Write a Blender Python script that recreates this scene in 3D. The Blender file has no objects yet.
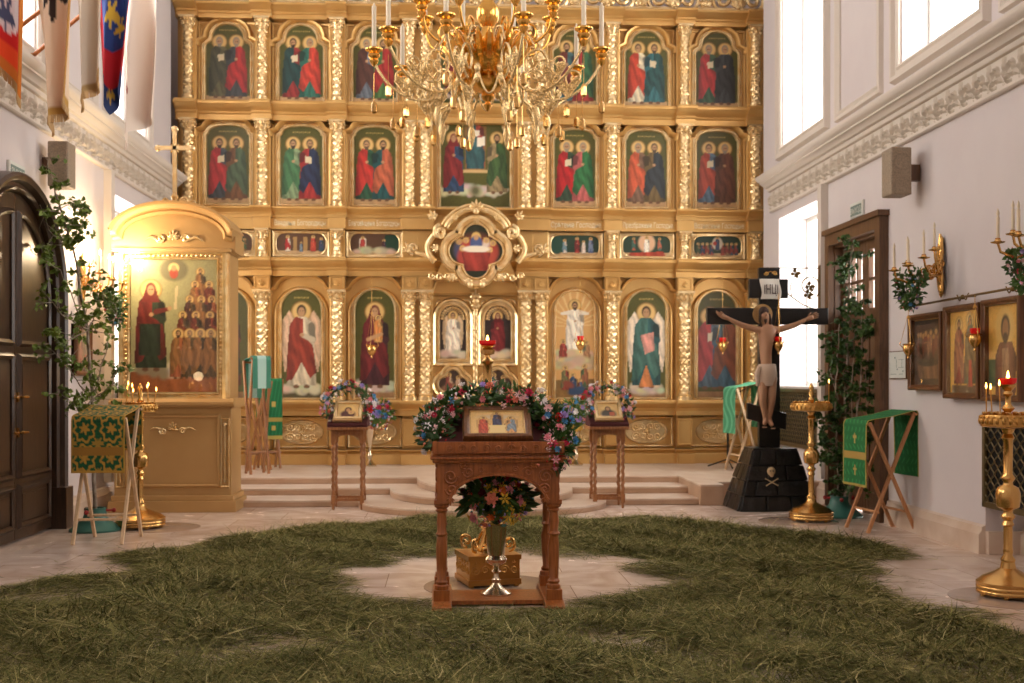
WORLD, EXPO = 10.4, 0.0
import bpy, math, random
import numpy as np
from mathutils import Vector, Matrix
SC = bpy.context.scene
COL = SC.collection
R = random.Random(11)
NR = np.random.default_rng(5)
PI = math.pi
sin, cos = math.sin, math.cos
T = Matrix.Translation
def RZ(a): return Matrix.Rotation(a, 4, 'Z')
def RX(a): return Matrix.Rotation(a, 4, 'X')
def RY(a): return Matrix.Rotation(a, 4, 'Y')
def SCL(x, y, z): return Matrix.Diagonal((x, y, z, 1))

def s2l(c):
    return tuple(((v/255)/12.92 if v/255 <= .04045 else ((v/255+.055)/1.055)**2.4) for v in c)

# ------------------------------------------------------------------ materials
def mat(name, rgb, rough=.5, metal=0.0, rgb2=None, nscale=6.0, bump=None, emit=0, coat=0, trans=0, attr=False, spec=None):
    m = bpy.data.materials.new(name); m.use_nodes = True
    nt = m.node_tree; b = nt.nodes['Principled BSDF']
    L = nt.links
    b.inputs['Base Color'].default_value = (*s2l(rgb), 1)
    b.inputs['Roughness'].default_value = rough
    b.inputs['Metallic'].default_value = metal
    if coat: b.inputs['Coat Weight'].default_value = coat; b.inputs['Coat Roughness'].default_value = .15
    if trans: b.inputs['Transmission Weight'].default_value = trans
    if spec is not None: b.inputs['Specular IOR Level'].default_value = spec
    if emit:
        b.inputs['Emission Color'].default_value = (*s2l(rgb), 1); b.inputs['Emission Strength'].default_value = emit
    tc = nt.nodes.new('ShaderNodeTexCoord')
    if attr:
        a = nt.nodes.new('ShaderNodeAttribute'); a.attribute_name = 'Col'
        L.new(a.outputs['Color'], b.inputs['Base Color'])
    elif rgb2:
        n = nt.nodes.new('ShaderNodeTexNoise'); n.inputs['Scale'].default_value = nscale; n.inputs['Detail'].default_value = 6
        r = nt.nodes.new('ShaderNodeValToRGB')
        r.color_ramp.elements[0].color = (*s2l(rgb), 1); r.color_ramp.elements[1].color = (*s2l(rgb2), 1)
        r.color_ramp.elements[0].position = .35; r.color_ramp.elements[1].position = .65
        L.new(tc.outputs['Object'], n.inputs['Vector']); L.new(n.outputs['Fac'], r.inputs['Fac']); L.new(r.outputs['Color'], b.inputs['Base Color'])
    if bump:
        n = nt.nodes.new('ShaderNodeTexNoise'); n.inputs['Scale'].default_value = bump[0]; n.inputs['Detail'].default_value = 4
        bp = nt.nodes.new('ShaderNodeBump'); bp.inputs['Strength'].default_value = bump[1]; bp.inputs['Distance'].default_value = bump[2]
        L.new(tc.outputs['Object'], n.inputs['Vector']); L.new(n.outputs['Fac'], bp.inputs['Height']); L.new(bp.outputs['Normal'], b.inputs['Normal'])
    return m

def wood(name, c1, c2, rough=.4, stretch=(14, 14, 1.2)):
    m = mat(name, c1, rough)
    nt = m.node_tree; L = nt.links; b = nt.nodes['Principled BSDF']
    tc = nt.nodes.new('ShaderNodeTexCoord'); mp = nt.nodes.new('ShaderNodeMapping'); mp.inputs['Scale'].default_value = stretch
    n = nt.nodes.new('ShaderNodeTexNoise'); n.inputs['Scale'].default_value = 4; n.inputs['Detail'].default_value = 8; n.inputs['Distortion'].default_value = .6
    r = nt.nodes.new('ShaderNodeValToRGB'); r.color_ramp.elements[0].color = (*s2l(c1), 1); r.color_ramp.elements[1].color = (*s2l(c2), 1)
    r.color_ramp.elements[0].position = .35; r.color_ramp.elements[1].position = .68
    L.new(tc.outputs['Object'], mp.inputs['Vector']); L.new(mp.outputs['Vector'], n.inputs['Vector']); L.new(n.outputs['Fac'], r.inputs['Fac']); L.new(r.outputs['Color'], b.inputs['Base Color'])
    return m

M = {}
M['plaster'] = mat('plaster_white', (212, 203, 202), .85, rgb2=(218, 210, 208), nscale=1.2, bump=(30, .06, .01))
M['stucco'] = mat('stucco_moulding', (216, 206, 194), .8)
M['frieze'] = mat('shaded_stucco_relief', (200, 188, 172), .85)  # darker than the moulding stucco: shade of the deep carving put into the colour
M['gold'] = mat('gilded_carving', (250, 224, 172), .24, .62, rgb2=(226, 188, 126), nscale=9)
M['goldpanel'] = mat('gilded_panel', (214, 167, 98), .34, .52, rgb2=(224, 182, 114), nscale=2.5, bump=(60, .05, .003))
M['goldpaint'] = mat('gold_painted_wood', (184, 146, 92), .45, .22, rgb2=(194, 156, 102), nscale=1.6)
M['brass'] = mat('polished_brass', (222, 178, 110), .24, 1.0, bump=(40, .05, .003))
M['brassdark'] = mat('antique_brass', (202, 156, 88), .3, 1.0, bump=(70, .25, .004))
M['silver'] = mat('silver_gilt', (214, 196, 168), .2, 1.0)
M['filigree'] = mat('pale_gold_filigree', (244, 216, 158), .26, .8, bump=(140, .9, .006))
M['chgold'] = mat('chandelier_gold', (238, 184, 96), .22, .95)
M['paint'] = mat('painted_icon', (128, 128, 128), .42, attr=True, coat=.15)
M['cloth_attr'] = mat('dyed_cloth', (128, 128, 128), .85, attr=True, bump=(220, .1, .002))
M['hay'] = mat('dry_cut_grass', (128, 128, 128), .8, attr=True, spec=.15)
M['wood_dark'] = wood('dark_oak_door', (50, 35, 24), (74, 52, 36), .35)
M['wood_brown'] = wood('brown_door_wood', (84, 58, 38), (108, 76, 50), .4)
M['wood_red'] = wood('carved_red_oak', (136, 76, 32), (176, 104, 52), .35)
M['wood_mid'] = wood('turned_walnut', (136, 88, 50), (170, 116, 72), .35)
M['wood_light'] = wood('beech_slats', (176, 122, 78), (200, 146, 98), .5)
M['wood_pale'] = wood('pale_birch_slats', (204, 172, 134), (220, 190, 152), .5)
M['wood_frame'] = wood('icon_case_wood', (88, 54, 26), (118, 74, 38), .35)
M['maroon'] = mat('maroon_velvet', (70, 16, 18), .8)
M['black'] = mat('black_lacquer', (16, 14, 13), .3, rgb2=(24, 21, 19), nscale=4)
M['stone_black'] = mat('black_painted_stone', (11, 10, 10), .32, rgb2=(19, 17, 16), nscale=10, bump=(9, .6, .03))
M['skin'] = mat('painted_flesh', (172, 128, 96), .6)
M['loin'] = mat('painted_linen', (196, 172, 150), .75)
M['bone'] = mat('carved_bone', (204, 178, 136), .6)
M['hairb'] = mat('brown_hair', (60, 38, 26), .7)
M['paper'] = mat('paper_white', (226, 222, 212), .7)
M['ink'] = mat('ink_brown', (66, 44, 34), .7)
M['candle'] = mat('candle_wax', (234, 218, 188), .5)
M['wax'] = mat('beeswax', (206, 150, 70), .5)
M['flame'] = mat('flame', (255, 190, 90), .5, emit=14)
M['bulb'] = mat('lit_bulb', (255, 214, 150), .5, emit=30)
M['redglass'] = mat('red_glass', (200, 20, 16), .12, emit=.25)
M['leaf'] = mat('green_leaf', (52, 84, 30), .55, rgb2=(92, 126, 46), nscale=5)
M['leafb'] = mat('birch_leaf', (72, 98, 30), .55, rgb2=(128, 148, 56), nscale=3)
M['leafd'] = mat('dark_green_leaf', (40, 72, 30), .5, rgb2=(74, 108, 44), nscale=6)
M['stem'] = mat('twig', (92, 70, 48), .8)
M['bark'] = mat('birch_bark', (120, 100, 80), .8, rgb2=(170, 160, 146), nscale=12)
M['teal'] = mat('teal_plastic', (58, 110, 98), .4)
M['greycab'] = mat('speaker_grey', (166, 148, 126), .6, rgb2=(140, 126, 108), nscale=60)
M['signw'] = mat('sign_white', (214, 216, 208), .5)
M['signg'] = mat('sign_green', (116, 136, 128), .5)
M['letters'] = mat('gilt_letters', (250, 236, 196), .4, .1)
M['plate'] = mat('floor_plate', (176, 152, 134), .2, rgb2=(166, 142, 124), nscale=4)
M['redbox'] = mat('red_plastic', (150, 28, 24), .4)
M['grille'] = mat('bronze_grille', (104, 88, 56), .4, .5)
M['grilled'] = mat('dark_void', (22, 19, 14), .8)
M['iron'] = mat('wrought_bronze', (120, 96, 56), .4, .7)
M['blackmetal'] = mat('black_metal', (18, 18, 18), .4, .3)
M['chair_green'] = mat('green_satin', (24, 104, 58), .5, rgb2=(34, 122, 70), nscale=3)
FL = {}
for k, c in dict(pink=(232, 150, 160), salmon=(226, 138, 110), magenta=(190, 36, 72), red=(196, 34, 30), white=(238, 232, 232), blue=(84, 150, 196), lilac=(176, 156, 214), yellow=(232, 190, 60), orange=(224, 120, 50), wine=(110, 20, 44), teal=(40, 130, 140), blush=(240, 200, 200)).items():
    FL[k] = mat('petal_'+k, c, .7)

# glass: clear pane, lets daylight through
def glass_mat():
    m = bpy.data.materials.new('clear_glass'); m.use_nodes = True; nt = m.node_tree; nt.nodes.clear()
    o = nt.nodes.new('ShaderNodeOutputMaterial'); mx = nt.nodes.new('ShaderNodeMixShader'); t = nt.nodes.new('ShaderNodeBsdfTransparent'); g = nt.nodes.new('ShaderNodeBsdfGlossy')
    g.inputs['Roughness'].default_value = .02; lw = nt.nodes.new('ShaderNodeLayerWeight'); lw.inputs['Blend'].default_value = .5
    pw = nt.nodes.new('ShaderNodeMath'); pw.operation = 'POWER'; pw.inputs[1].default_value = 4; ml = nt.nodes.new('ShaderNodeMath'); ml.operation = 'MULTIPLY_ADD'; ml.inputs[1].default_value = .22; ml.inputs[2].default_value = .025
    nt.links.new(lw.outputs['Facing'], pw.inputs[0]); nt.links.new(pw.outputs[0], ml.inputs[0]); nt.links.new(ml.outputs[0], mx.inputs[0]); nt.links.new(t.outputs[0], mx.inputs[1]); nt.links.new(g.outputs[0], mx.inputs[2]); nt.links.new(mx.outputs[0], o.inputs[0])
    return m
M['glass'] = glass_mat()

def floor_mat():
    m = mat('marble_floor', (206, 184, 166), .16)
    nt = m.node_tree; L = nt.links; b = nt.nodes['Principled BSDF']; N = nt.nodes.new
    tc = N('ShaderNodeTexCoord')
    br = N('ShaderNodeTexBrick'); br.inputs['Scale'].default_value = 1; br.inputs['Brick Width'].default_value = .9; br.inputs['Row Height'].default_value = .6
    br.inputs['Mortar Size'].default_value = .004; br.inputs['Color1'].default_value = (*s2l((226, 208, 194)), 1); br.inputs['Color2'].default_value = (*s2l((212, 192, 176)), 1); br.inputs['Mortar'].default_value = (*s2l((160, 134, 116)), 1); br.inputs['Mortar Smooth'].default_value = .3
    L.new(tc.outputs['Object'], br.inputs['Vector'])
    n = N('ShaderNodeTexNoise'); n.inputs['Scale'].default_value = 2.2; n.inputs['Detail'].default_value = 9; n.inputs['Distortion'].default_value = 1.4
    L.new(tc.outputs['Object'], n.inputs['Vector'])
    r = N('ShaderNodeValToRGB'); r.color_ramp.elements[0].color = (.80, .74, .70, 1); r.color_ramp.elements[1].color = (1, 1, 1, 1); r.color_ramp.elements[0].position = .34; r.color_ramp.elements[1].position = .6
    L.new(n.outputs['Fac'], r.inputs['Fac'])
    mx = N('ShaderNodeMix'); mx.data_type = 'RGBA'; mx.blend_type = 'MULTIPLY'; mx.inputs['Factor'].default_value = .8
    L.new(br.outputs['Color'], mx.inputs['A']); L.new(r.outputs['Color'], mx.inputs['B']); L.new(mx.outputs['Result'], b.inputs['Base Color'])
    rr = N('ShaderNodeMapRange'); rr.inputs['To Min'].default_value = .14; rr.inputs['To Max'].default_value = .34
    L.new(n.outputs['Fac'], rr.inputs['Value']); L.new(rr.outputs['Result'], b.inputs['Roughness'])
    return m
M['floor'] = floor_mat()
M['step'] = mat('step_marble', (218, 200, 182), .3, rgb2=(202, 178, 156), nscale=3)
M['riser'] = mat('riser_marble', (196, 164, 136), .35, rgb2=(180, 148, 120), nscale=3)

# ------------------------------------------------------------------ mesh builder
class MB:
    def __init__(s): s.v = []; s.f = []; s.mi = []; s.cur = 0; s.M = None
    def add(s, V, F):
        b = len(s.v)
        if s.M is not None: V = [s.M @ Vector(p) for p in V]
        s.v.extend((p[0], p[1], p[2]) for p in V)
        s.f.extend([b+i for i in f] for f in F); s.mi.extend([s.cur]*len(F)); return s
    def box(s, lo, hi):
        x0, y0, z0 = lo; x1, y1, z1 = hi
        return s.add([(x0, y0, z0), (x1, y0, z0), (x1, y1, z0), (x0, y1, z0), (x0, y0, z1), (x1, y0, z1), (x1, y1, z1), (x0, y1, z1)],
              [(0, 3, 2, 1), (4, 5, 6, 7), (0, 1, 5, 4), (1, 2, 6, 5), (2, 3, 7, 6), (3, 0, 4, 7)])
    def cbox(s, c, d): return s.box([c[i]-d[i]/2 for i in range(3)], [c[i]+d[i]/2 for i in range(3)])
    def bar(s, p, q, w, t, up=(0, 0, 1)):
        p = Vector(p); q = Vector(q); d = (q-p).normalized(); u = Vector(up)
        x = d.cross(u)
        if x.length < 1e-4: x = d.cross(Vector((1, 0, 0)))
        x.normalize(); y = x.cross(d)
        x *= w/2; y *= t/2
        return s.add([p-x-y, p+x-y, p+x+y, p-x+y, q-x-y, q+x-y, q+x+y, q-x+y],
              [(0, 3, 2, 1), (4, 5, 6, 7), (0, 1, 5, 4), (1, 2, 6, 5), (2, 3, 7, 6), (3, 0, 4, 7)])
    def tube(s, pts, r, n=8, closed=False):
        pts = [Vector(p) for p in pts]; k = len(pts)
        rs = [r]*k if isinstance(r, (int, float)) else list(r)
        V = []; F = []; x = None
        for i, p in enumerate(pts):
            if closed: d = pts[(i+1) % k]-pts[i-1]
            else: d = pts[min(i+1, k-1)]-pts[max(i-1, 0)]
            if d.length < 1e-9: d = Vector((0, 0, 1))
            d.normalize()
            if x is None:
                x = d.cross(Vector((0, 0, 1)))
                if x.length < .05: x = d.cross(Vector((0, 1, 0)))
            x = x-d*x.dot(d)
            if x.length < 1e-6: x = d.cross(Vector((0, 1, 0)))
            x.normalize(); y = d.cross(x)
            for j in range(n):
                a = 2*PI*j/n; V.append(p+(x*cos(a)+y*sin(a))*rs[i])
        m = k if closed else k-1
        for i in range(m):
            a = i*n; b = ((i+1) % k)*n
            for j in range(n): F.append((a+j, a+(j+1) % n, b+(j+1) % n, b+j))
        if not closed: F.append(tuple(range(n-1, -1, -1))); F.append(tuple((k-1)*n+j for j in range(n)))
        return s.add(V, F)
    def lathe(s, prof, c=(0, 0, 0), n=20, fn=None):
        V = []; F = []
        for r, z in prof:
            for j in range(n):
                a = 2*PI*j/n; rr = r*(fn(a, z) if fn else 1)
                V.append((c[0]+rr*cos(a), c[1]+rr*sin(a), c[2]+z))
        for i in range(len(prof)-1):
            for j in range(n):
                F.append((i*n+j, i*n+(j+1) % n, (i+1)*n+(j+1) % n, (i+1)*n+j))
        F.append(tuple(range(n-1, -1, -1))); F.append(tuple((len(prof)-1)*n+j for j in range(n)))
        return s.add(V, F)
    def prism(s, poly, a0, a1, ax='y'):
        n = len(poly)
        def pt(p, a): return (p[0], a, p[1]) if ax == 'y' else ((a, p[0], p[1]) if ax == 'x' else (p[0], p[1], a))
        V = [pt(p, a0) for p in poly]+[pt(p, a1) for p in poly]
        F = [tuple(range(n)), tuple(range(2*n-1, n-1, -1))]
        for i in range(n): j = (i+1) % n; F.append((i, i+n, j+n, j))
        return s.add(V, F)
    def ball(s, c, r, n=8, m=5, sc=(1, 1, 1)):
        V = [(c[0], c[1], c[2]-r*sc[2])]; F = []
        for i in range(1, m):
            t = -PI/2+PI*i/m
            for j in range(n): a = 2*PI*j/n; V.append((c[0]+r*sc[0]*cos(t)*cos(a), c[1]+r*sc[1]*cos(t)*sin(a), c[2]+r*sc[2]*sin(t)))
        V.append((c[0], c[1], c[2]+r*sc[2])); top = len(V)-1
        for j in range(n):
            F.append((0, 1+(j+1) % n, 1+j)); F.append((top, top-n+j, top-n+(j+1) % n))
        for i in range(m-2):
            for j in range(n): a = 1+i*n; F.append((a+j, a+(j+1) % n, a+n+(j+1) % n, a+n+j))
        return s.add(V, F)
    def sweep(s, path, prof, y=0, closed=True):
        """path: (x,z) counterclockwise seen from the front (-y); prof: (outward, forward) points, an open strip."""
        k = len(path); V = []; F = []; m = len(prof)
        for i in range(k):
            p = Vector((path[i][0], path[i][1]))
            a = Vector(path[i-1]) if (closed or i > 0) else None
            b = Vector(path[(i+1) % k]) if (closed or i < k-1) else None
            d1 = (p-a).normalized() if a is not None and (p-a).length > 1e-9 else None
            d2 = (b-p).normalized() if b is not None and (b-p).length > 1e-9 else None
            if d1 is None: d1 = d2
            if d2 is None: d2 = d1
            n1 = Vector((d1.y, -d1.x)); n2 = Vector((d2.y, -d2.x)); nn = n1+n2
            if nn.length < 1e-6: nn = n1.copy()
            nn.normalize(); sc = 1/max(.5, nn.dot(n1))
            for o, f in prof: V.append((p.x+nn.x*o*sc, y-f, p.y+nn.y*o*sc))
        kk = k if closed else k-1
        for i in range(kk):
            a = i*m; b = ((i+1) % k)*m
            for j in range(m-1): F.append((a+j, b+j, b+j+1, a+j+1))
        if not closed: F.append(tuple(range(m))); F.append(tuple((k-1)*m+j for j in range(m-1, -1, -1)))
        return s.add(V, F)
    def grid(s, fn, nu, nv, wrap=False):
        V = [fn(i/nu, j/nv) for j in range(nv+1) for i in range(nu+1)]
        F = [(j*(nu+1)+i, j*(nu+1)+i+1, (j+1)*(nu+1)+i+1, (j+1)*(nu+1)+i) for j in range(nv) for i in range(nu)]
        return s.add(V, F)
    def build(s, name, mats, parent=None, smooth=38, bevel=0, flip=False):
        me = bpy.data.meshes.new(name)
        me.from_pydata(s.v, [], s.f)
        if not isinstance(mats, (list, tuple)): mats = [mats]
        for m in mats: me.materials.append(m)
        if len(mats) > 1: me.polygons.foreach_set('material_index', s.mi)
        if smooth:
            me.polygons.foreach_set('use_smooth', [True]*len(me.polygons)); me.set_sharp_from_angle(angle=math.radians(smooth))
        me.update()
        o = bpy.data.objects.new(name, me); COL.objects.link(o)
        if parent is not None: o.parent = parent
        if bevel:
            b = o.modifiers.new('bevel', 'BEVEL'); b.width = bevel; b.segments = 2; b.limit_method = 'ANGLE'; b.angle_limit = math.radians(50)
        return o

def tag(o, label, cat, group=None, kind=None):
    o['label'] = label; o['category'] = cat
    if group: o['group'] = group
    if kind: o['kind'] = kind
    return o
def struct(o): o['kind'] = 'structure'; return o
def thing(name, label, cat, loc=(0, 0, 0), rz=0, group=None, kind=None):
    o = bpy.data.objects.new(name, None); COL.objects.link(o); o.empty_display_size = .05
    o.location = loc; o.rotation_euler = (0, 0, rz)
    return tag(o, label, cat, group, kind)
def copy_tree(o, parent=None):
    c = o.copy(); COL.objects.link(c)
    if parent is not None: c.parent = parent
    for ch in list(o.children): copy_tree(ch, c)
    return c
def dup(o, loc, rz=None, label=None, group=None):
    c = copy_tree(o); c.location = loc
    if rz is not None: c.rotation_euler = (0, 0, rz)
    if label: c['label'] = label
    if group: c['group'] = group
    return c
def setcol(o, cols):
    me = o.data; a = me.color_attributes.new(name='Col', type='FLOAT_COLOR', domain='POINT')
    c = np.ones((len(me.vertices), 4), dtype=np.float32); c[:, :3] = cols
    a.data.foreach_set('color', c.ravel()); return o

def scroll(cx, cz, r, turns=1.4, a0=0, d=1, y=0, n=26, end=.18):
    return [(cx+r*(1-(1-end)*i/n)*cos(a0+d*2*PI*turns*i/n), y, cz+r*(1-(1-end)*i/n)*sin(a0+d*2*PI*turns*i/n)) for i in range(n+1)]
def acanthus(mb, x, y, z, size, n=5, a0=0, spread=2.2):
    for i in range(n):
        a = a0+PI/2+spread*(i/(n-1)-.5)
        L = size*(1-.35*abs(i/(n-1)-.5)*2)
        p = [(x+cos(a)*L*t, y-.12*size*sin(PI*t)-.03*size, z+sin(a)*L*t) for t in (0, .35, .7, 1)]
        mb.tube(p, [size*.09, size*.17, size*.13, size*.03], 6)
    mb.ball((x, y-.1*size, z), size*.2, 7, 5)
def rectpath(x0, x1, z0, z1): return [(x0, z0), (x1, z0), (x1, z1), (x0, z1)]
def archpath(xc, hw, z0, zs, rise, n=14):
    return [(xc-hw, z0), (xc+hw, z0)]+[(xc+hw*cos(PI*i/n), zs+rise*sin(PI*i/n)) for i in range(n+1)]
# ------------------------------------------------------------------ the room
XL, XR, YI, XC = -4.05, 4.66, 17.4, 0.43
HZ = 9.0
Y0 = -4.0
WT = .55
def wall(name, xa, xb, y0, y1, z0, z1, holes, m=M['plaster']):
    ys = sorted({y0, y1, *[v for h in holes for v in h[:2]]}); zs = sorted({z0, z1, *[v for h in holes for v in h[2:4]]})
    mb = MB()
    for i in range(len(ys)-1):
        run = None
        for j in range(len(zs)-1):
            cy, cz = (ys[i]+ys[i+1])/2, (zs[j]+zs[j+1])/2
            if any(h[0] < cy < h[1] and h[2] < cz < h[3] for h in holes): continue
            mb.box((xa, ys[i], zs[j]), (xb, ys[i+1], zs[j+1]))
    return struct(mb.build(name, m, smooth=0))
UP = [(13.95, 15.72), (9.8, 11.55), (5.6, 7.4), (1.4, 3.2), (-2.6, -.8)]  # last two are unseen windows, added as fill light on the near side
UZ = (4.77, 7.6)
LOW_R = (14.05, 15.93, 1.43, 3.78)
DOOR_R = (12.05, 13.55, 0, 3.14)
upR = [(a, b, *UZ) for a, b in UP]
wall('wall_right', XR, XR+WT, Y0, 16.72, 0, HZ, upR+[LOW_R, DOOR_R, (8.15, 9.72, 0, 1.2)])
# recess behind the radiator
mb = MB(); mb.box((XR+.34, 8.1, 0), (XR+.5, 9.77, 1.25)); struct(mb.build('wall_recess_right', M['plaster'], smooth=0))
LOW_L = (14.05, 15.93, 1.43, 3.78)
wall('wall_left', XL-WT, XL, Y0, 17.15, 0, HZ, [h for h in upR if h[0] > 4]+[LOW_L])
# apse side recesses and rear walls
mb = MB(); mb.box((XL-.9, 17.15, 0), (XL-.45, 18.6, HZ)); struct(mb.build('wall_apse_left', M['plaster'], smooth=0))
mb = MB(); mb.box((XR+.45, 16.72, 0), (XR+.9, 18.6, HZ)); struct(mb.build('wall_apse_right', M['plaster'], smooth=0))
mb = MB(); mb.box((XL-.9, 18.6, 0), (XR+.9, 18.9, HZ)); struct(mb.build('wall_back', M['plaster'], smooth=0))
REAR = []
mb = MB()
mb.box((XL-WT, Y0-.5, 0), (XR+WT, Y0, HZ))
struct(mb.build('wall_rear', M['plaster'], smooth=0))
mb = MB(); mb.box((XL-.9, Y0-.5, -.2), (XR+.9, 18.9, 0)); struct(mb.build('floor', M['floor'], smooth=0))
mb = MB(); mb.box((XL-.9, Y0-.5, HZ), (XR+.9, 18.9, HZ+.3)); struct(mb.build('ceiling', M['plaster'], smooth=0))

# windows: frame, glazing bars and pane, one object each
WN = [0]
def window(xa, y0, y1, z0, z1, side, bars=True):
    """side=+1: the wall on the +x side; xa is the plane of the glass"""
    WN[0] += 1
    mb = MB(); t = .05
    mb.box((xa-.02, y0, z0), (xa+.02, y0+.06, z1)); mb.box((xa-.02, y1-.035, z0), (xa+.02, y1, z1))
    mb.box((xa-.02, y0+.06, z0), (xa+.02, y1-.035, z0+.06)); mb.box((xa-.02, y0+.06, z1-.06), (xa+.02, y1-.035, z1))
    w = struct(mb.build('window_%d' % WN[0], M['signw'], smooth=0))
    g = MB(); g.box((xa-.004, y0+.06, z0+.06), (xa+.004, y1-.035, z1-.06)); g.build('window_pane', M['glass'], w, smooth=0)
    return w
PORT = []
for a, b in UP:
    window(XR+.3, a, b, *UZ, 1); PORT.append((XR+.36, (a+b)/2, sum(UZ)/2, b-a, UZ[1]-UZ[0], 1))
    if a > 4: window(XL-.3, a, b, *UZ, -1); PORT.append((XL-.36, (a+b)/2, sum(UZ)/2, b-a, UZ[1]-UZ[0], -1))
window(XR+.42, *LOW_R, 1); window(XL-.42, *LOW_L, -1)
PORT += [(XR+.48, 14.99, 2.6, 1.88, 2.35, 1), (XL-.48, 14.99, 2.6, 1.88, 2.35, -1)]
for x0, x1, z0, z1 in REAR:
    WN[0] += 1
    mb = MB()
    for a, b, c, d in ((x0, x0+.07, z0, z1), (x1-.07, x1, z0, z1), (x0, x1, z0, z0+.07), (x0, x1, z1-.07, z1), ((x0+x1)/2-.03, (x0+x1)/2+.03, z0, z1)): mb.box((a, Y0-.3, c), (b, Y0-.22, d))
    w = struct(mb.build('window_%d' % WN[0], M['signw'], smooth=0))
    g = MB(); g.box((x0+.07, Y0-.265, z0+.07), (x1-.07, Y0-.257, z1-.07)); g.build('window_pane', M['glass'], w, smooth=0)
# window surrounds and blind panels on the upper walls: stepped mouldings
TN = [0]
def trim(mb, m=M['stucco'], smooth=38):
    TN[0] += 1; return struct(mb.build('trim_%d' % TN[0], m, smooth=smooth))
PR_FRAME = [(0, 0), (0, .03), (.03, .05), (.05, .03), (.09, .03), (.11, .07), (.15, .07), (.17, 0)]
PR_PAN = [(-.02, 0), (-.02, .02), (.0, .04), (.03, .02), (.06, .05), (.09, .05), (.1, 0)]
for sd in (1, -1):
    X = XR if sd > 0 else XL
    # map local (x,-y forward) of sweep onto the wall: x->Y, forward->-sd*X
    Mx = Matrix(((0, sd*1.0, 0, X), (1, 0, 0, 0), (0, 0, 1, 0), (0, 0, 0, 1)))
    for a, b in UP:
        mb = MB(); mb.M = Mx
        mb.sweep(rectpath(a-.02, b+.02, UZ[0]-.02, UZ[1]+.02), PR_FRAME); trim(mb)
    for a, b in ((12.15, 13.4), (8.0, 9.3), (3.8, 5.1)):
        mb = MB(); mb.M = Mx
        mb.sweep(rectpath(a, b, 4.68, 7.7), PR_PAN); trim(mb)
    # cornice with carved frieze (one long moulding)
    zb = 3.91 if sd > 0 else 4.0
    y0, y1 = Y0, (16.25 if sd > 0 else 17.1)
    mb = MB()
    prof = [(0, zb), (.04, zb), (.055, zb+.012), (.055, zb+.03), (.035, zb+.04), (.035, zb+.29), (.07, zb+.295), (.085, zb+.315), (.085, zb+.335), (.12, zb+.345), (.13, zb+.36), (.175, zb+.395), (.185, zb+.395), (.185, zb+.415), (.22, zb+.43), (.245, zb+.455), (.25, zb+.475), (.25, zb+.495), (.10, zb+.52), (.09, zb+.56), (.05, zb+.575), (.045, zb+.60), (0, zb+.61)]
    mb.prism([(X-sd*p, z) for p, z in prof], y0, y1)
    c = trim(mb); c['label'] = 'long stucco cornice with leaf frieze'
    # frieze relief: palmettes and scrolls
    nu = int((y1-5)*84); nv = 20
    us = np.linspace(5, y1, nu+1); vs = np.linspace(0, 1, nv+1)
    U, V = np.meshgrid(us, vs)
    ph = (U/.27) % 1.0-.5
    ang = np.arctan2(V-.12, ph*1.3); rad = np.hypot(V-.12, ph*1.3)
    h = np.clip(np.cos(ang*0+ (ang-PI/2)*5.5), 0, 1)*np.clip(1.05-rad, 0, 1)*np.clip(rad*4, 0, 1)
    ph2 = np.abs(ph)-.5; h2 = np.clip(1-np.abs(np.hypot(ph2*1.3, V-.5)-.22)/.09, 0, 1)
    h = np.maximum(h, h2)*(.75+.25*np.sin(ang*14+rad*20))*np.clip(V*12, 0, 1)*np.clip((1-V)*12, 0, 1)
    zz = zb+.045+V*.24; xx = X-sd*(.034+.055*h)
    vv = np.stack([xx, U, zz], -1).reshape(-1, 3)
    mb = MB(); mb.v = [tuple(p) for p in vv]
    w = nu+1
    mb.f = [(j*w+i, j*w+i+1, (j+1)*w+i+1, (j+1)*w+i) for j in range(nv) for i in range(nu)]; mb.mi = [0]*len(mb.f)
    o = mb.build('frieze_relief', M['frieze'], c, smooth=40)
    # pilaster strip beside the low window
    mb = MB(); mb.box((min(X, X-sd*.09), 13.84, 0.3), (max(X, X-sd*.09), 13.98, zb)); trim(mb, M['stucco'], 0)
    # top moulding
    mb = MB(); mb.box((min(X, X-sd*.2), Y0, 8.2), (max(X, X-sd*.2), y1, 8.5)); trim(mb)
# baseboards
def base(name, X, sd, y0, y1):
    mb = MB(); p = [(0, 0), (.06, 0), (.06, .17), (.035, .2), (.03, .235), (0, .25)]
    mb.prism([(X-sd*a, z) for a, z in p], y0, y1); return struct(mb.build(name, M['step']))
base('baseboard_right', XR, 1, 9.72, 11.88); base('baseboard_right_far', XR, 1, 13.75, 16.7); base('baseboard_right_near', XR, 1, Y0, 8.15)
base('baseboard_left', XL, -1, 12.15, 17.1); base('baseboard_left_near', XL, -1, Y0, 9.6)
mb = MB(); mb.prism([(XR+.34-a, z) for a, z in [(0, 0), (.06, 0), (.06, .17), (0, .22)]], 8.15, 9.72); mb.box((XR, 9.66, 0), (XR+.34, 9.72, .2)); struct(mb.build('baseboard_recess', M['step']))

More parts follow.
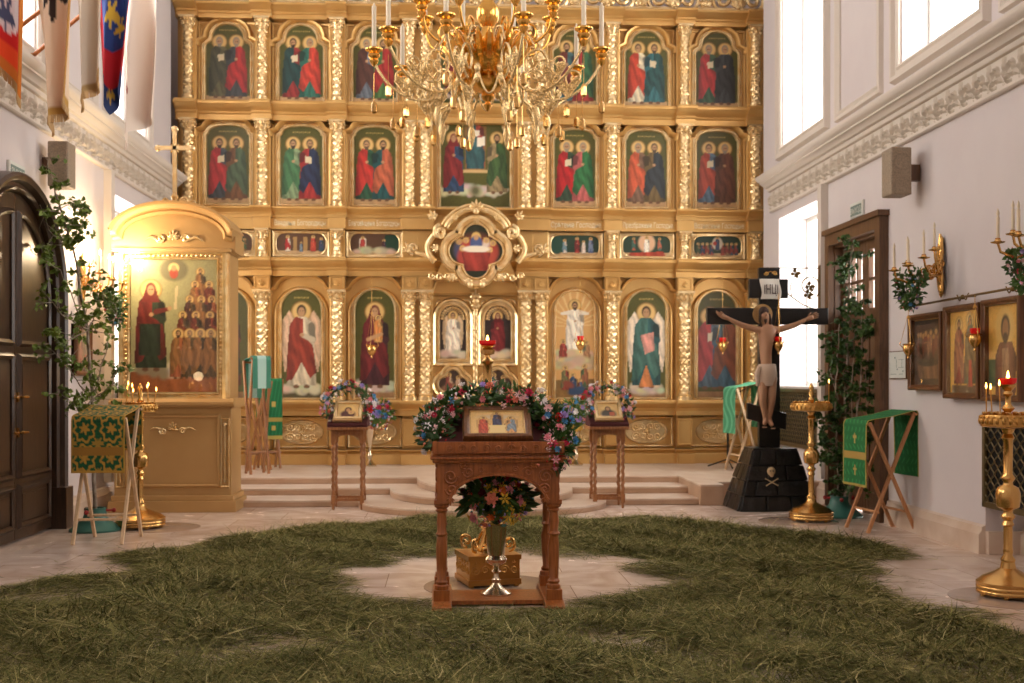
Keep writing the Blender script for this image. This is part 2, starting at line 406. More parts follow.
# altar platform: straight steps, cheek block on one side, rounded step stack in the middle
mb = MB()
X0, X1 = XL, 3.05
LV = [(13.8, 0, .08), (14.42, .08, .165), (15.03, .165, .25)]
NOSE = .025
def slab(mb, poly, z0, z1):
    mb.cur = 1; mb.prism(poly, z0, z1-.022, 'z')
    mb.cur = 0
    n = len(poly); mb.prism(poly, z1-.022, z1, 'z')
for (y, z0, z1) in LV: slab(mb, [(X0, y), (X1, y), (X1, 18.6), (X0, 18.6)], z0, z1)
slab(mb, [(X1, 13.72), (3.34, 13.72), (3.34, 18.6), (X1, 18.6)], 0, .25)
slab(mb, [(3.34, 14.1), (XR, 14.1), (XR, 18.6), (3.34, 18.6)], 0, .25)
struct(mb.build('floor_altar_steps', [M['step'], M['riser']], smooth=30, bevel=.006))
mb = MB()
for (y, z0, z1), rx, ry in zip(LV, (1.48, 1.14, .82), (1.2, 1.42, 1.62)):
    n = 40
    poly = [(XC-rx, y+.02)]+[(XC-rx*cos(PI*i/n), y-ry*sin(PI*i/n)) for i in range(n+1)]+[(XC+rx, y+.02)]
    slab(mb, poly, z0, z1-.001)
struct(mb.build('floor_rounded_steps', [M['step'], M['riser']], smooth=30, bevel=.006))

# right door with glazed top, seen half behind the birch
y0, y1 = DOOR_R[:2]
d = thing('door_2', 'brown wooden door with glazed upper half', 'door', (XR, 0, 0)); del d['category']; del d['label']; struct(d)
mb = MB(); mb.M = T((-XR, 0, 0))
for a, b, c, e, x1 in ((y0-.14, y0, 0, 3.12, .06), (y1, y1+.12, 0, 3.12, .06), (y0-.14, y1+.12, 3.12, 3.25, .06)):
    mb.box((XR-.1, a, c), (XR+.0, b, e))
mb.box((XR-.02, y0-.02, 0), (XR+.16, y0+.012, 3.12)); mb.box((XR-.02, y1-.012, 0), (XR+.16, y1+.02, 3.12)); mb.box((XR-.02, y0+.012, 3.09), (XR+.16, y1-.012, 3.118))
mb.box((XR-.13, y0-.17, 3.25), (XR+.05, y1+.15, 3.31))
mb.build('door_frame', M['wood_brown'], d, smooth=0)
mb = MB(); mb.M = T((-XR, 0, 0)); x0, x1 = XR+.08, XR+.14
def leafpiece(a, b, c, e, f=0): mb.box((x0-f, a, c), (x1+f, b, e))
for a in (y0, (y0+y1)/2):
    b = a+(y1-y0)/2
    leafpiece(a+.002, a+.1, 0.0, 3.1); leafpiece(b-.1, b-.002, 0.0, 3.1)
    for z0, z1 in ((.02, .25), (1.1, 1.25), (2.2, 2.32), (2.98, 3.1)): leafpiece(a+.1, b-.1, z0, z1)
    leafpiece(a+.1, b-.1, .25, 1.1, -.015); leafpiece(a+.1, b-.1, 1.25, 2.2, -.015)
    for k in (1, 2): m_ = a+.1+(b-a-.2)*k/3; leafpiece(m_-.018, m_+.018, 2.32, 2.98, -.005)
    leafpiece(a+.1, b-.1, 2.63, 2.665, -.005)
mb.build('door_leaf', M['wood_brown'], d, bevel=.004)
mb = MB(); mb.M = T((-XR, 0, 0)); mb.box((XR+.105, y0+.1, 2.32), (XR+.115, y1-.1, 2.98)); mb.build('door_pane', M['glass'], d, smooth=0)

# left arched double door
d = thing('door_1', 'x', 'door', (XL, 10.9, 0)); del d['category']; del d['label']; struct(d)
Md = Matrix(((0, -1.0, 0, 0), (1, 0, 0, 0), (0, 0, 1, 0), (0, 0, 0, 1)))   # local x -> Y, forward -> +X
HW, ZS, RI = 1.0, 2.32, .93
def apath(hw, z0, zs, rise, n=22): return archpath(0, hw, z0, zs, rise, n)
mb = MB(); mb.M = Md
op = [(HW, 0)]+[(HW*cos(PI*i/22), ZS+RI*sin(PI*i/22)) for i in range(23)]+[(-HW, 0)]
mb.sweep(op, [(0, 0), (0, .10), (.03, .12), (.05, .09), (.08, .09), (.1, .15), (.14, .17), (.17, .15), (.18, .0)], closed=False)
mb.box((HW-.01, -.2, 0), (HW+.2, 0, .42)); mb.box((-HW-.2, -.2, 0), (-HW+.01, 0, .42))
mb.build('door_frame', M['wood_dark'], d)
for sd in (-1, 1):
    mb = MB(); mb.M = Md
    poly = [(sd*.004, .02), (sd*(HW-.0), .02)]+[(sd*HW*cos(PI/2*i/14), ZS+RI*sin(PI/2*i/14)) for i in range(14)]+[(sd*.004, ZS+RI)]
    mb.prism(poly if sd > 0 else poly[::-1], -.05, .0)
    x0, x1 = (.1, HW-.12) if sd > 0 else (-HW+.12, -.1)
    pp = [(-.02, 0), (-.02, .02), (.01, .035), (.03, .015), (.04, 0)]
    for z0, z1 in ((.15, .5), (.62, 1.72)):
        mb.sweep(rectpath(x0, x1, z0, z1), pp, y=-.05)
        mb.prism([(x0+.06, z0+.06), (x1-.06, z0+.06), (x1-.06, z1-.06), (x0+.06, z1-.06)], -.065, -.05)
    n = 12
    q = [(sd*.1, 1.86), (sd*(HW-.12), 1.86)]+[(sd*(.1+(HW-.22)*cos(PI/2*i/n)), ZS-.1+(RI-.1)*sin(PI/2*i/n)) for i in range(n+1)]
    mb.sweep(q if sd > 0 else q[::-1], pp, y=-.05)
    lf = mb.build('door_leaf', M['wood_dark'], d, smooth=30)
    hb = MB(); hb.M = Md
    for z in (1.35, 1.02):
        hb.cbox((sd*.06, -.06, z), (.04, .02, .09)); hb.tube([(sd*.06, -.06, z), (sd*.06, -.11, z), (sd*.16, -.115, z)], .012, 8)
    hb.build('door_handle', M['brass'], lf)
# ------------------------------------------------------------------ painted icons
GOLDC = (222, 176, 92)
class Paint:
    """a painted board: a fine grid of points inside an outline, each with its own pigment"""
    def __init__(s, hw, h, nx, nz, bg):
        s.h = h; z = np.linspace(0, h, nz); s.hwz = np.array([max(hw(t), .004) for t in z])
        s.Z = np.repeat(z[:, None], nx, 1); s.X = np.linspace(-1, 1, nx)[None, :]*s.hwz[:, None]
        s.nx, s.nz = nx, nz
        s.c = np.empty((nz, nx, 3)); s.c[:] = s2l(bg)
        s.fz = NR.normal(size=(nz, nx))
        s.c *= (1+.07*s.fz)[..., None]
    def blend(s, a, c, mod=None):
        gy = .3*c[0]+.55*c[1]+.15*c[2]; c = [gy+(v-gy)*.84 for v in c]
        col = np.array(s2l(c))[None, None, :]*np.array((1.0, .95, .84))[None, None, :]
        if mod is not None: col = col*mod[..., None]
        s.c = s.c*(1-a[..., None])+col*a[..., None]
    def ell(s, cx, cz, rx, rz, c, rot=0, soft=.12):
        dx, dz = s.X-cx, s.Z-cz
        if rot: dx, dz = dx*cos(rot)+dz*sin(rot), -dx*sin(rot)+dz*cos(rot)
        d = np.hypot(dx/rx, dz/rz); s.blend(np.clip((1+soft-d)/(2*soft), 0, 1), c)
    def poly(s, pts, c, fold=0, fr=60, ph=0, a=1):
        ins = np.zeros(s.X.shape, bool); n = len(pts)
        for i in range(n):
            x1, z1 = pts[i]; x2, z2 = pts[i-1]
            if z1 == z2: continue
            k = ((z1 > s.Z) != (z2 > s.Z)) & (s.X < (x2-x1)*(s.Z-z1)/(z2-z1)+x1); ins ^= k
        m = None
        if fold:
            xs_ = [p[0] for p in pts]; xc_ = (min(xs_)+max(xs_))/2; xw = (max(xs_)-min(xs_))/2+1e-6
            w1 = np.sin(s.X*fr*.62+s.Z*fr*.16+ph+1.9*np.sin(s.Z*fr*.11+ph)+.8*np.sin(s.X*fr*.3-s.Z*fr*.2))
            w2 = np.sin(s.X*fr*1.5+s.Z*fr*.4+2*ph)
            m = (1+fold*.75*w1+fold*.3*w2)*(1.18-.55*np.abs((s.X-xc_)/xw)**1.8)+.07*s.fz
            m = np.clip(m, .28, 1.9)
        s.blend(ins.astype(float)*a, c, m)
    def cap(s, p, q, r0, r1, c):
        px, pz = p; dx, dz = q[0]-px, q[1]-pz; L = dx*dx+dz*dz+1e-9
        t = np.clip(((s.X-px)*dx+(s.Z-pz)*dz)/L, 0, 1)
        d = np.hypot(s.X-px-t*dx, s.Z-pz-t*dz)-(r0+(r1-r0)*t); s.blend(np.clip(.5-d/.008, 0, 1), c)
    def build(s, name, parent=None, depth=.02, y=0):
        nx, nz = s.nx, s.nz
        V = np.stack([s.X, np.full_like(s.X, y), s.Z], -1).reshape(-1, 3)
        f = [(j*nx+i, j*nx+i+1, (j+1)*nx+i+1, (j+1)*nx+i) for j in range(nz-1) for i in range(nx-1)]
        loop = [i for i in range(nx)]+[j*nx+nx-1 for j in range(1, nz)]+[(nz-1)*nx+i for i in range(nx-2, -1, -1)]+[j*nx for j in range(nz-2, 0, -1)]
        b = len(V); L = len(loop)
        W = V[loop].copy(); W[:, 1] += depth
        f += [(loop[k], b+k, b+(k+1) % L, loop[(k+1) % L]) for k in range(L)]+[tuple(b+k for k in range(L))]
        mb = MB(); mb.v = [tuple(p) for p in np.vstack([V, W])]; mb.f = f; mb.mi = [0]*len(f)
        o = mb.build(name, M['paint'], parent, smooth=30)
        cc = np.vstack([s.c.reshape(-1, 3), np.tile(np.array([s2l((120, 90, 50))]), (L, 1))])
        return setcol(o, cc)

SK = (196, 148, 104)
def saint(P, x, z0, h, robe, mantle, hair=(60, 40, 26), beard=0, wings=None, side=1, halo=1, item=None, veil=None):
    def q(pts): return [(x+side*a*h, z0+b*h) for a, b in pts]
    if wings:
        for sg in (1, -1):
            P.poly([(x+sg*a*h, z0+b*h) for a, b in ((.05, .80), (.14, .92), (.22, .80), (.24, .5), (.19, .18), (.13, .4), (.07, .62))], wings, .22, 90)
    if halo:
        P.ell(x, z0+.905*h, .118*h, .118*h, (150, 100, 40)); P.ell(x, z0+.905*h, .106*h, .106*h, (232, 192, 112))
    P.poly(q([(-.055, .84), (.055, .84), (.125, .77), (.15, .5), (.17, .05), (-.165, .05), (-.15, .5), (-.125, .77)]), robe, .34, 95/h*.9, x*9)
    P.poly(q([(-.06, .845), (.015, .82), (.02, .62), (.13, .52), (.175, .2), (.10, .13), (.0, .32), (-.10, .12), (-.175, .1), (-.16, .5), (-.13, .77)]), mantle, .34, 80/h*.9, 2+x*7)
    dk = tuple(int(v*.6) for v in robe)
    P.cap((x+side*.115*h, z0+.74*h), (x+side*.13*h, z0+.58*h), .04*h, .036*h, dk); P.cap((x+side*.13*h, z0+.58*h), (x+side*.02*h, z0+.63*h), .034*h, .026*h, robe)
    P.ell(x+side*.005*h, z0+.635*h, .026*h, .02*h, SK)
    if item: P.poly(q([(-.02, .60), (.08, .62), (.07, .72), (-.03, .70)]), item)
    P.ell(x, z0+.915*h, .054*h, .07*h, veil or hair)
    if veil: P.poly(q([(-.055, .92), (.055, .92), (.10, .77), (-.10, .77)]), veil)
    P.ell(x, z0+.90*h, .038*h, .056*h, SK)
    if beard: P.ell(x, z0+.865*h, .034*h, .042*h, hair); P.ell(x, z0+.905*h, .03*h, .03*h, SK)
    for e in (-.014, .014): P.ell(x+e*h, z0+.91*h, .008*h, .006*h, (50, 34, 24))
    for e in (-.06, .06): P.ell(x+e*h, z0+.035*h, .035*h, .022*h, (120, 80, 50))

OLIVE = (84, 82, 28)
def ground(P, c=(186, 150, 104), z=.07): P.poly([(-2, -1), (2, -1), (2, z*P.h), (-2, z*P.h*1.2)], c, .15, 40)
def clouds(P, z, n=9, w=.5, c=(226, 214, 190)):
    for i in range(n*2):
        a = R.uniform(-w, w); P.ell(a, z+R.uniform(-.03, .06)*P.h*(1-abs(a)/w*.4), R.uniform(.04, .09), R.uniform(.03, .06), tuple(int(v*R.uniform(.82, 1.02)) for v in c), soft=.5)
def lettering(P, z, w=.14):
    for i in range(9): P.ell((i-4)*w/4, z, w*.07, .012, (196, 170, 90))

def hw_row1(t, h=1.15, w=.32):
    zs = h-.29
    if t < zs: return w
    if t < zs+.09: return .225+(w-.225)*(1-math.sqrt(max(0, 1-((zs+.09-t)/.09)**2)))
    return .222*math.sqrt(max(0, 1-((t-zs-.09)/(h-zs-.09))**2))+.001
def hw_row2(t, h=1.16, w=.31):
    zs = h-.13
    if t < zs: return w
    if t < zs+.02: return w-.03
    return (w-.03)*max(0, 1-((t-zs-.02)/(h-zs-.02))**2)**.42
def hw_arch(t, h, w):
    zs = h-w
    return w if t < zs else w*math.sqrt(max(0, 1-((t-zs)/w)**2))
def hw_mid(t, h=1.52, w=.52):
    zs = h-.42
    if t < zs: return w
    if t < zs+.12: return .40+(w-.40)*(1-math.sqrt(max(0, 1-((zs+.12-t)/.12)**2)))
    return .40*math.sqrt(max(0, 1-((t-zs-.12)/(h-zs-.12))**2))
def hw_feast(t, h=.31, w=.365):
    r = .12; d = max(r-t, t-(h-r), 0); return w-r+math.sqrt(max(0, r*r-d*d))
def hw_quat(t, r=.39):
    z = t-r; a = abs(z); k = r*.46   # four lobes
    l1 = math.sqrt(max(0, k*k-(a-(r-k))**2)) if a > r-2*k else 0
    l2 = (r-k)+math.sqrt(max(0, k*k-z*z)) if a < k else 0
    return max(l1, l2, (r*.62 if a < r*.5 else 0))
def outline(hw, h, n=48):
    ts = [h*i/n for i in range(n+1)]
    ts = [0]+[h*(1-cos(PI*i/n))/2 for i in range(1, n)]+[h]
    rt = [(hw(t), t) for t in ts]; lf = [(-hw(t), t) for t in reversed(ts)]
    p = [(0, 0)] if rt[0][0] < .02 else []
    out = rt+lf; res = [out[0]]
    for a in out[1:]:
        if (a[0]-res[-1][0])**2+(a[1]-res[-1][1])**2 > 9e-6: res.append(a)
    if (res[0][0]-res[-1][0])**2+(res[0][1]-res[-1][1])**2 < 9e-6: res.pop()
    return res

# ------------------------------------------------------------------ the iconostasis
ICON = thing('iconostasis', 'tall gilded carved icon screen of four tiers across the far end of the church', 'icon screen', (XC, YI, .25))
Mi = T((0, 0, -.25))        # local x from the centre, y behind the face, z as world height
def IMB(): mb = MB(); mb.M = Mi; return mb
BAYS = [-3.715, -2.62, -1.52, 1.52, 2.62, 3.715]
COLX = [-4.27, -3.18, -2.07, -.985, -.76, .76, .985, 2.07, 3.18, 4.27]
mb = IMB(); mb.box((-4.46, .1, .25), (4.46, .35, 7.1)); mb.build('back_panel', M['goldpanel'], ICON, smooth=0)
def ledge(name, z0, z1, p0, p1, base=0.0, m='goldpanel'):
    """entablature: smooth cornice profile, broken forward over every column"""
    mb = IMB(); h = z1-z0
    prof = [(0, 0), (.1, 0), (.12, .12), (.12, .3), (.25, .36), (.3, .46), (.45, .52), (.75, .66), (.9, .78), (1, .8), (1, .93), (.93, 1), (0, 1)]
    def run(x0, x1, add): mb.prism([(.12, z0)]+[(-(base+p0+(p1-p0)*a+add), z0+h*b) for a, b in prof]+[(.12, z1)], x0, x1, 'x')
    run(-4.46, 4.46, 0)
    for x in COLX:
        if abs(x) > 1.2: run(x-.15, x+.15, .09)
    run(-1.14, -.605, .09); run(.605, 1.14, .09)
    mb.build(name, M[m], ICON, smooth=30)
def band(name, z0, z1, p, m='goldpanel'):
    mb = IMB(); mb.box((-4.46, -p, z0), (4.46, .12, z1))
    for x0, x1 in [(x-.13, x+.13) for x in COLX if abs(x) > 1.2]+[(-1.12, -.62), (.62, 1.12)]: mb.box((x0, -p-.09, z0), (x1, 0, z1))
    mb.build(name, M[m], ICON, smooth=0, bevel=.006)
band('plinth', .25, .40, .12); ledge('plinth_moulding', .40, .47, .05, .11)
ledge('dado_cornice', .98, 1.21, .05, .20)
ledge('lower_cornice', 3.07, 3.33, .05, .27)
band('inscription_frieze', 3.77, 3.94, .06)
ledge('middle_cornice', 3.94, 4.09, .06, .22)
ledge('upper_cornice', 5.39, 5.65, .05, .24)
ledge('top_cornice', 6.91, 7.10, .05, .26)
# columns
def column_mesh(h, r, n=16):
    mb = MB()
    def carve(a, z):
        t = a*5; k = z*2*PI/.10
        w = abs(sin(t/2+k/2))*abs(sin(t/2-k/2)); return .78+.34*w+.10*sin(a*3+z*31)*sin(z*19)
    base = [(r*1.45, 0), (r*1.45, .05), (r*1.15, .06), (r*1.25, .085), (r*1.0, .11)]
    mb.lathe(base, n=n)
    z0, z1 = .11, h-.17; k = int((z1-z0)/.0175)
    mb.lathe([(r, z0+(z1-z0)*i/k) for i in range(k+1)], n=26, fn=carve)
    mb.lathe([(r*1.0, z1), (r*1.2, z1+.02), (r*1.0, z1+.03), (r*1.15, z1+.08), (r*1.5, z1+.13), (r*1.55, z1+.135)], n=n)
    for j in range(8):
        a = 2*PI*j/8; mb.ball((r*1.22*cos(a), r*1.22*sin(a), z1+.07), r*.32, 6, 4, (1, 1, 1.6)); mb.ball((r*1.45*cos(a+.4), r*1.45*sin(a+.4), z1+.12), r*.28, 6, 4)
    mb.box((-r*1.6, -r*1.6, z1+.135), (r*1.6, r*1.6, h)); return mb
def columns(z0, z1, r, xs, y=-.09):
    first = None
    for x in xs:
        if first is None:
            o = column_mesh(z1-z0, r).build('column', M['gold'], ICON, smooth=50); first = o
        else: o = first.copy(); COL.objects.link(o)
        o.location = (x, y, z0-.25)
for x in COLX:
    for z0, z1 in ((1.21, 3.07), (3.33, 3.77), (4.09, 5.39), (5.65, 6.91), (.47, .98)):
        pil = IMB(); pil.box((x-.115, -.03, z0), (x+.115, .11, z1)); pil.build('pilaster', M['goldpanel'], ICON, smooth=0, bevel=.008)
columns(1.21, 2.86, .082, COLX); columns(4.09, 5.39, .075, COLX); columns(5.65, 6.91, .07, COLX)
columns(3.33, 3.77, .062, [x for x in COLX if abs(x) > 1.2])
for x in COLX:
    for z0, z1 in ((2.86, 3.07), (.52, .93)):
        mb = IMB()
        mb.box((x-.12, -.13, z0), (x+.12, 0, z1)); mb.sweep(rectpath(x-.085, x+.085, z0+.03, z1-.03), [(0, 0), (.005, .02), (.02, .02), (.025, 0)], y=-.13)
        if z0 > 1: acanthus(mb, x, -.14, z0+.07, .09)
        mb.build('pedestal_block', M['goldpanel'], ICON, smooth=30)

PF = [(0, -.02), (0, .03), (.015, .05), (.03, .05), (.045, .03), (.06, .03)]      # light inner fillet
PH = [(.06, 0), (.06, .03), (.08, .06), (.11, .07), (.13, .10), (.16, .10), (.17, .06), (.17, 0)]
def frame(hw, h, x, zb, prof=PF, m='gold', y=.1, name='icon_frame'):
    mb = IMB(); mb.sweep([(x+a, zb+b) for a, b in outline(hw, h)], prof, y=y); mb.build(name, M[m], ICON, smooth=40)
def hood(x, z0, pts, prof):
    mb = IMB(); mb.sweep([(x+a, z0+b) for a, b in pts], prof, y=.1, closed=False); mb.build('arch_moulding', M['goldpanel'], ICON, smooth=40)

ROW1 = [dict(a=((96, 94, 62), (70, 74, 52), 1), b=((60, 66, 70), (186, 34, 36), 1)), dict(a=((150, 40, 40), (24, 66, 68), 1), b=((36, 110, 96), (206, 60, 44), 0)), dict(a=((96, 110, 130), (84, 48, 40), 1), b=((70, 120, 60), (176, 40, 40), 1)),
        dict(a=((60, 100, 110), (120, 50, 40), 1), b=((168, 44, 40), (44, 96, 60), 1)), dict(a=((214, 206, 180), (196, 62, 40), 0), b=((44, 110, 124), (30, 80, 84), 1)), dict(a=((52, 92, 66), (190, 42, 44), 1), b=((58, 66, 72), (46, 52, 58), 0))]
ROW1L = ['in grey-green and red robes on a brown tunic', 'in blue-green with a white scroll and an orange-red cloak', 'in brown and green beside the chandelier',
         'in blue and dull green beside the chandelier', 'in scarlet over white and in deep teal', 'in red over green and in dark slate']
ROW2 = [dict(a=((60, 72, 84), (182, 40, 44), 1), b=((118, 76, 44), (70, 96, 70), 1)), dict(a=((120, 150, 110), (56, 112, 70), 1), b=((170, 40, 40), (28, 44, 82), 1)), dict(a=((30, 80, 56), (190, 44, 36), 1), b=((24, 84, 90), (190, 92, 60), 1)),
        dict(a=((40, 70, 50), (186, 26, 30), 1), b=((190, 90, 90), (36, 110, 58), 1)), dict(a=((120, 90, 70), (204, 84, 48), 1), b=((110, 90, 50), (40, 52, 62), 1)), dict(a=((80, 110, 140), (180, 66, 44), 0), b=((96, 60, 44), (110, 62, 44), 1))]
ROW2L = ['in slate with red and brown with sage green', 'in leaf green and dark navy', 'in red over green and coppery brown over teal',
         'in full scarlet and in green over rose', 'in orange-brown and dark blue with ochre', 'in brick red and dark brown']
def pair_icon(name, x, zb, h, hwf, d, label, grp):
    P = Paint(hwf, h, 46, 88, OLIVE)
    ground(P); lettering(P, h*.93, .12)
    hh = h*.83
    for s_, k in ((-1, 'a'), (1, 'b')):
        rb, mt, bd = d[k]
        hair = R.choice([(60, 40, 26), (150, 140, 126), (90, 70, 50)])
        saint(P, s_*.125, .03, hh, rb, mt, hair, bd, side=-s_, item=R.choice([None, (226, 214, 180)]))
    o = P.build(name); o.location = (XC+x, YI+.085, zb); tag(o, label, 'icon', grp); return o
hw1 = lambda t: hw_row1(t); hw2 = lambda t: hw_row2(t)
for i, x in enumerate(BAYS):
    frame(hw1, 1.15, x, 5.70)
    pair_icon('saint_icon', x, 5.70, 1.15, hw1, ROW1[i], 'top tier icon of two saints '+ROW1L[i], 'icons of the top tier')
    frame(hw2, 1.16, x, 4.17)
    pair_icon('saint_icon', x, 4.17, 1.16, hw2, ROW2[i], 'second tier icon of two saints '+ROW2L[i], 'icons of the second tier')
    # hood moulds above the two tiers
    hood(x, 5.70, [(.40, .82), (.40, .88), (.30, .93), (.295, 1.0)]+[(.29*cos(PI*k/14), 1.0+.20*sin(PI*k/14)) for k in range(1, 14)]+[(-.295, 1.0), (-.30, .93), (-.40, .88), (-.40, .82)], [(0, 0), (0, .05), (.02, .09), (.05, .10), (.07, .06), (.08, 0)])
    hood(x, 4.17, [(.42, 1.0), (.42, 1.06), (.34, 1.09)]+[(.33*cos(PI*k/14), 1.09+.16*sin(PI*k/14)) for k in range(1, 14)]+[(-.34, 1.09), (-.42, 1.06), (-.42, 1.0)], [(0, 0), (0, .05), (.02, .12), (.05, .15), (.07, .12), (.08, 0)])
    mb = IMB()
    for zz0, zz1 in ((5.68, 6.88), (4.12, 5.36)):
        mb.sweep(rectpath(x-.43, x+.43, zz0, zz1), [(-.025, 0), (-.02, .03), (0, .04), (.015, .02), (.02, 0)], y=.1)
    mb.build('panel_moulding', M['goldpanel'], ICON, smooth=40)

# centre of the two upper tiers
for zb, h, nm, lb in ((5.69, 1.18, 'wide top tier icon of a seated figure and two attendants', 0), (4.15, 1.52, 'large wide icon of an enthroned figure with book between two saints on clouds', 1)):
    k = h/1.52; hf = lambda t, k=k, h=h: hw_mid(t/k)
    P = Paint(hf, h, 80, 100, OLIVE)
    clouds(P, h*.14, 22, .5)
    P.ell(0, h*.16, .08, .09, (96, 96, 60), soft=.6)
    P.poly([(-.2, h*.34), (.2, h*.34), (.2, h*.37), (-.2, h*.37)], (206, 170, 110)); P.poly([(-.16, h*.37), (.16, h*.37), (.17, h*.8), (-.17, h*.8)], (150, 110, 56), .1, 60)
    saint(P, 0, h*.37, h*.55, (176, 74, 60), (44, 88, 98), beard=1, item=(235, 228, 210))
    P.poly([(-.13, h*.38), (.13, h*.38), (.15, h*.56), (-.15, h*.58)], (40, 84, 92), .3, 60); P.poly([(.03, h*.60), (.14, h*.61), (.14, h*.70), (.02, h*.69)], (238, 232, 216))
    saint(P, -.33, h*.12, h*.62, (40, 70, 110), (134, 34, 36), side=1, veil=(134, 34, 36)); saint(P, .33, h*.12, h*.62, (150, 130, 90), (56, 92, 46), beard=1, side=-1)
    o = P.build('throne_icon'); o.location = (XC, YI+.085, zb); tag(o, lb and nm or nm, 'icon')
    frame(hf, h, 0, zb)
# feast tier
FEAST = [None]*6
def feast(i, x):
    P = Paint(hw_feast, .31, 70, 34, (92, 62, 40) if i in (0, 1, 2) else (36, 62, 44))
    z = .03
    ground(P, (190, 156, 110), .16)
    if i == 0: P.ell(0, .18, .3, .12, (60, 80, 60)); saint(P, .1, z, .2, (180, 60, 40), (60, 90, 110)); saint(P, .25, z, .2, (150, 110, 60), (60, 100, 60))
    if i == 1:
        for a in (-.12, 0.03): P.poly([(a, .05), (a+.06, .05), (a+.06, .26), (a, .26)], (180, 140, 80))
        saint(P, -.2, z, .25, (220, 214, 200), (190, 40, 40)); saint(P, .18, z, .25, (190, 50, 40), (200, 70, 50)); saint(P, .3, z, .22, (40, 80, 90), (60, 70, 110)); saint(P, 0, z, .15, (90, 120, 150), (120, 140, 160))
    if i == 2:
        P.poly([(.1, .06), (.36, .06), (.36, .3), (.16, .3)], (20, 66, 44)); saint(P, -.18, z, .24, (200, 60, 50), (190, 50, 46), wings=(220, 210, 196)); saint(P, .14, z, .2, (40, 60, 100), (70, 30, 50)); clouds(P, .05, 4, .3)
    if i == 3:
        P.ell(-.28, .16, .1, .14, (30, 80, 66)); saint(P, -.16, z, .22, (220, 210, 200), (110, 150, 170)); saint(P, .03, z, .25, (190, 60, 50), (120, 40, 40)); saint(P, .13, z, .2, (230, 220, 210), (220, 200, 190)); saint(P, .24, z, .25, (80, 100, 150), (120, 140, 180))
    if i == 4:
        P.ell(0, .2, .13, .14, (236, 190, 150)); saint(P, 0, .05, .25, (240, 236, 226), (244, 240, 232)); saint(P, -.2, .08, .2, (190, 90, 60), (60, 110, 100)); saint(P, .2, .08, .2, (60, 110, 100), (190, 100, 70)); P.poly([(-.3, 0), (.3, 0), (.25, .07), (-.25, .05)], (196, 64, 40), .3, 50)
    if i == 5:
        for k in range(8): saint(P, (-.3+.07*k if k < 4 else .08+.07*(k-4)), .01, .2, R.choice([(180, 70, 50), (60, 90, 110), (150, 120, 80)]), R.choice([(70, 90, 60), (150, 60, 50), (60, 70, 100)]))
        P.ell(0, .2, .08, .1, (214, 206, 190)); saint(P, 0, .09, .21, (50, 70, 110), (60, 80, 120)); P.ell(-.04, .2, .03, .03, (196, 60, 50))
    return P
FL_L = ['with a red figure and trees, half behind the gold icon case', 'of robed figures in red before a columned hall', 'of a winged red messenger and a woman before a dark green curtain', 'of four figures, two in white, beside a dark green tree',
        'of a white-robed figure in a pink glow over orange ground', 'of a blue figure rising between two crowds']
for i, x in enumerate(BAYS):
    o = feast(i, x).build('feast_icon'); o.location = (XC+x, YI+.05, 3.41); tag(o, 'small oblong icon '+FL_L[i], 'icon', 'small icons of the narrow tier')
    frame(hw_feast, .31, x, 3.41, [(0, -.02), (0, .02), (.012, .03), (.02, .03)], y=.06)
    mb = IMB(); mb.prism(rectpath(x-.43, x+.43, 3.36, 3.765), .055, .11); mb.sweep(rectpath(x-.42, x+.42, 3.37, 3.755), [(-.03, 0), (-.025, .03), (0, .04), (.012, 0)], y=.06); mb.build('feast_panel', M['gold'], ICON, smooth=30)
# gilded inscriptions
def text(s, size, name, parent, m, loc, rot=(PI/2, 0, 0), ext=.004, align='CENTER', fit=None):
    cu = bpy.data.curves.new('txt', 'FONT'); cu.body = s; cu.size = size; cu.extrude = ext; cu.align_x = align; cu.resolution_u = 2
    to = bpy.data.objects.new('txt', cu); COL.objects.link(to)
    dg = bpy.context.evaluated_depsgraph_get(); me = bpy.data.meshes.new_from_object(to.evaluated_get(dg))
    COL.objects.unlink(to); bpy.data.objects.remove(to)
    if fit:
        w_ = max(v.co.x for v in me.vertices)-min(v.co.x for v in me.vertices)
        for v in me.vertices: v.co.x *= fit/w_
    me.materials.clear(); me.materials.append(m)
    o = bpy.data.objects.new(name, me); COL.objects.link(o); o.location = loc; o.rotation_euler = rot
    if parent: o.parent = parent
    return o
INS = [None, 'Введенiе Богородицы', 'Благовѣщенiе Богородицы', 'Срѣтенiе Господне', 'Преображенiе Господне', 'Вознесенiе Господне']
for s_, x in zip(INS, BAYS):
    if s_: text(s_, .115, 'inscription', ICON, M['letters'], (x, -.066, 3.825-.25), fit=.76)
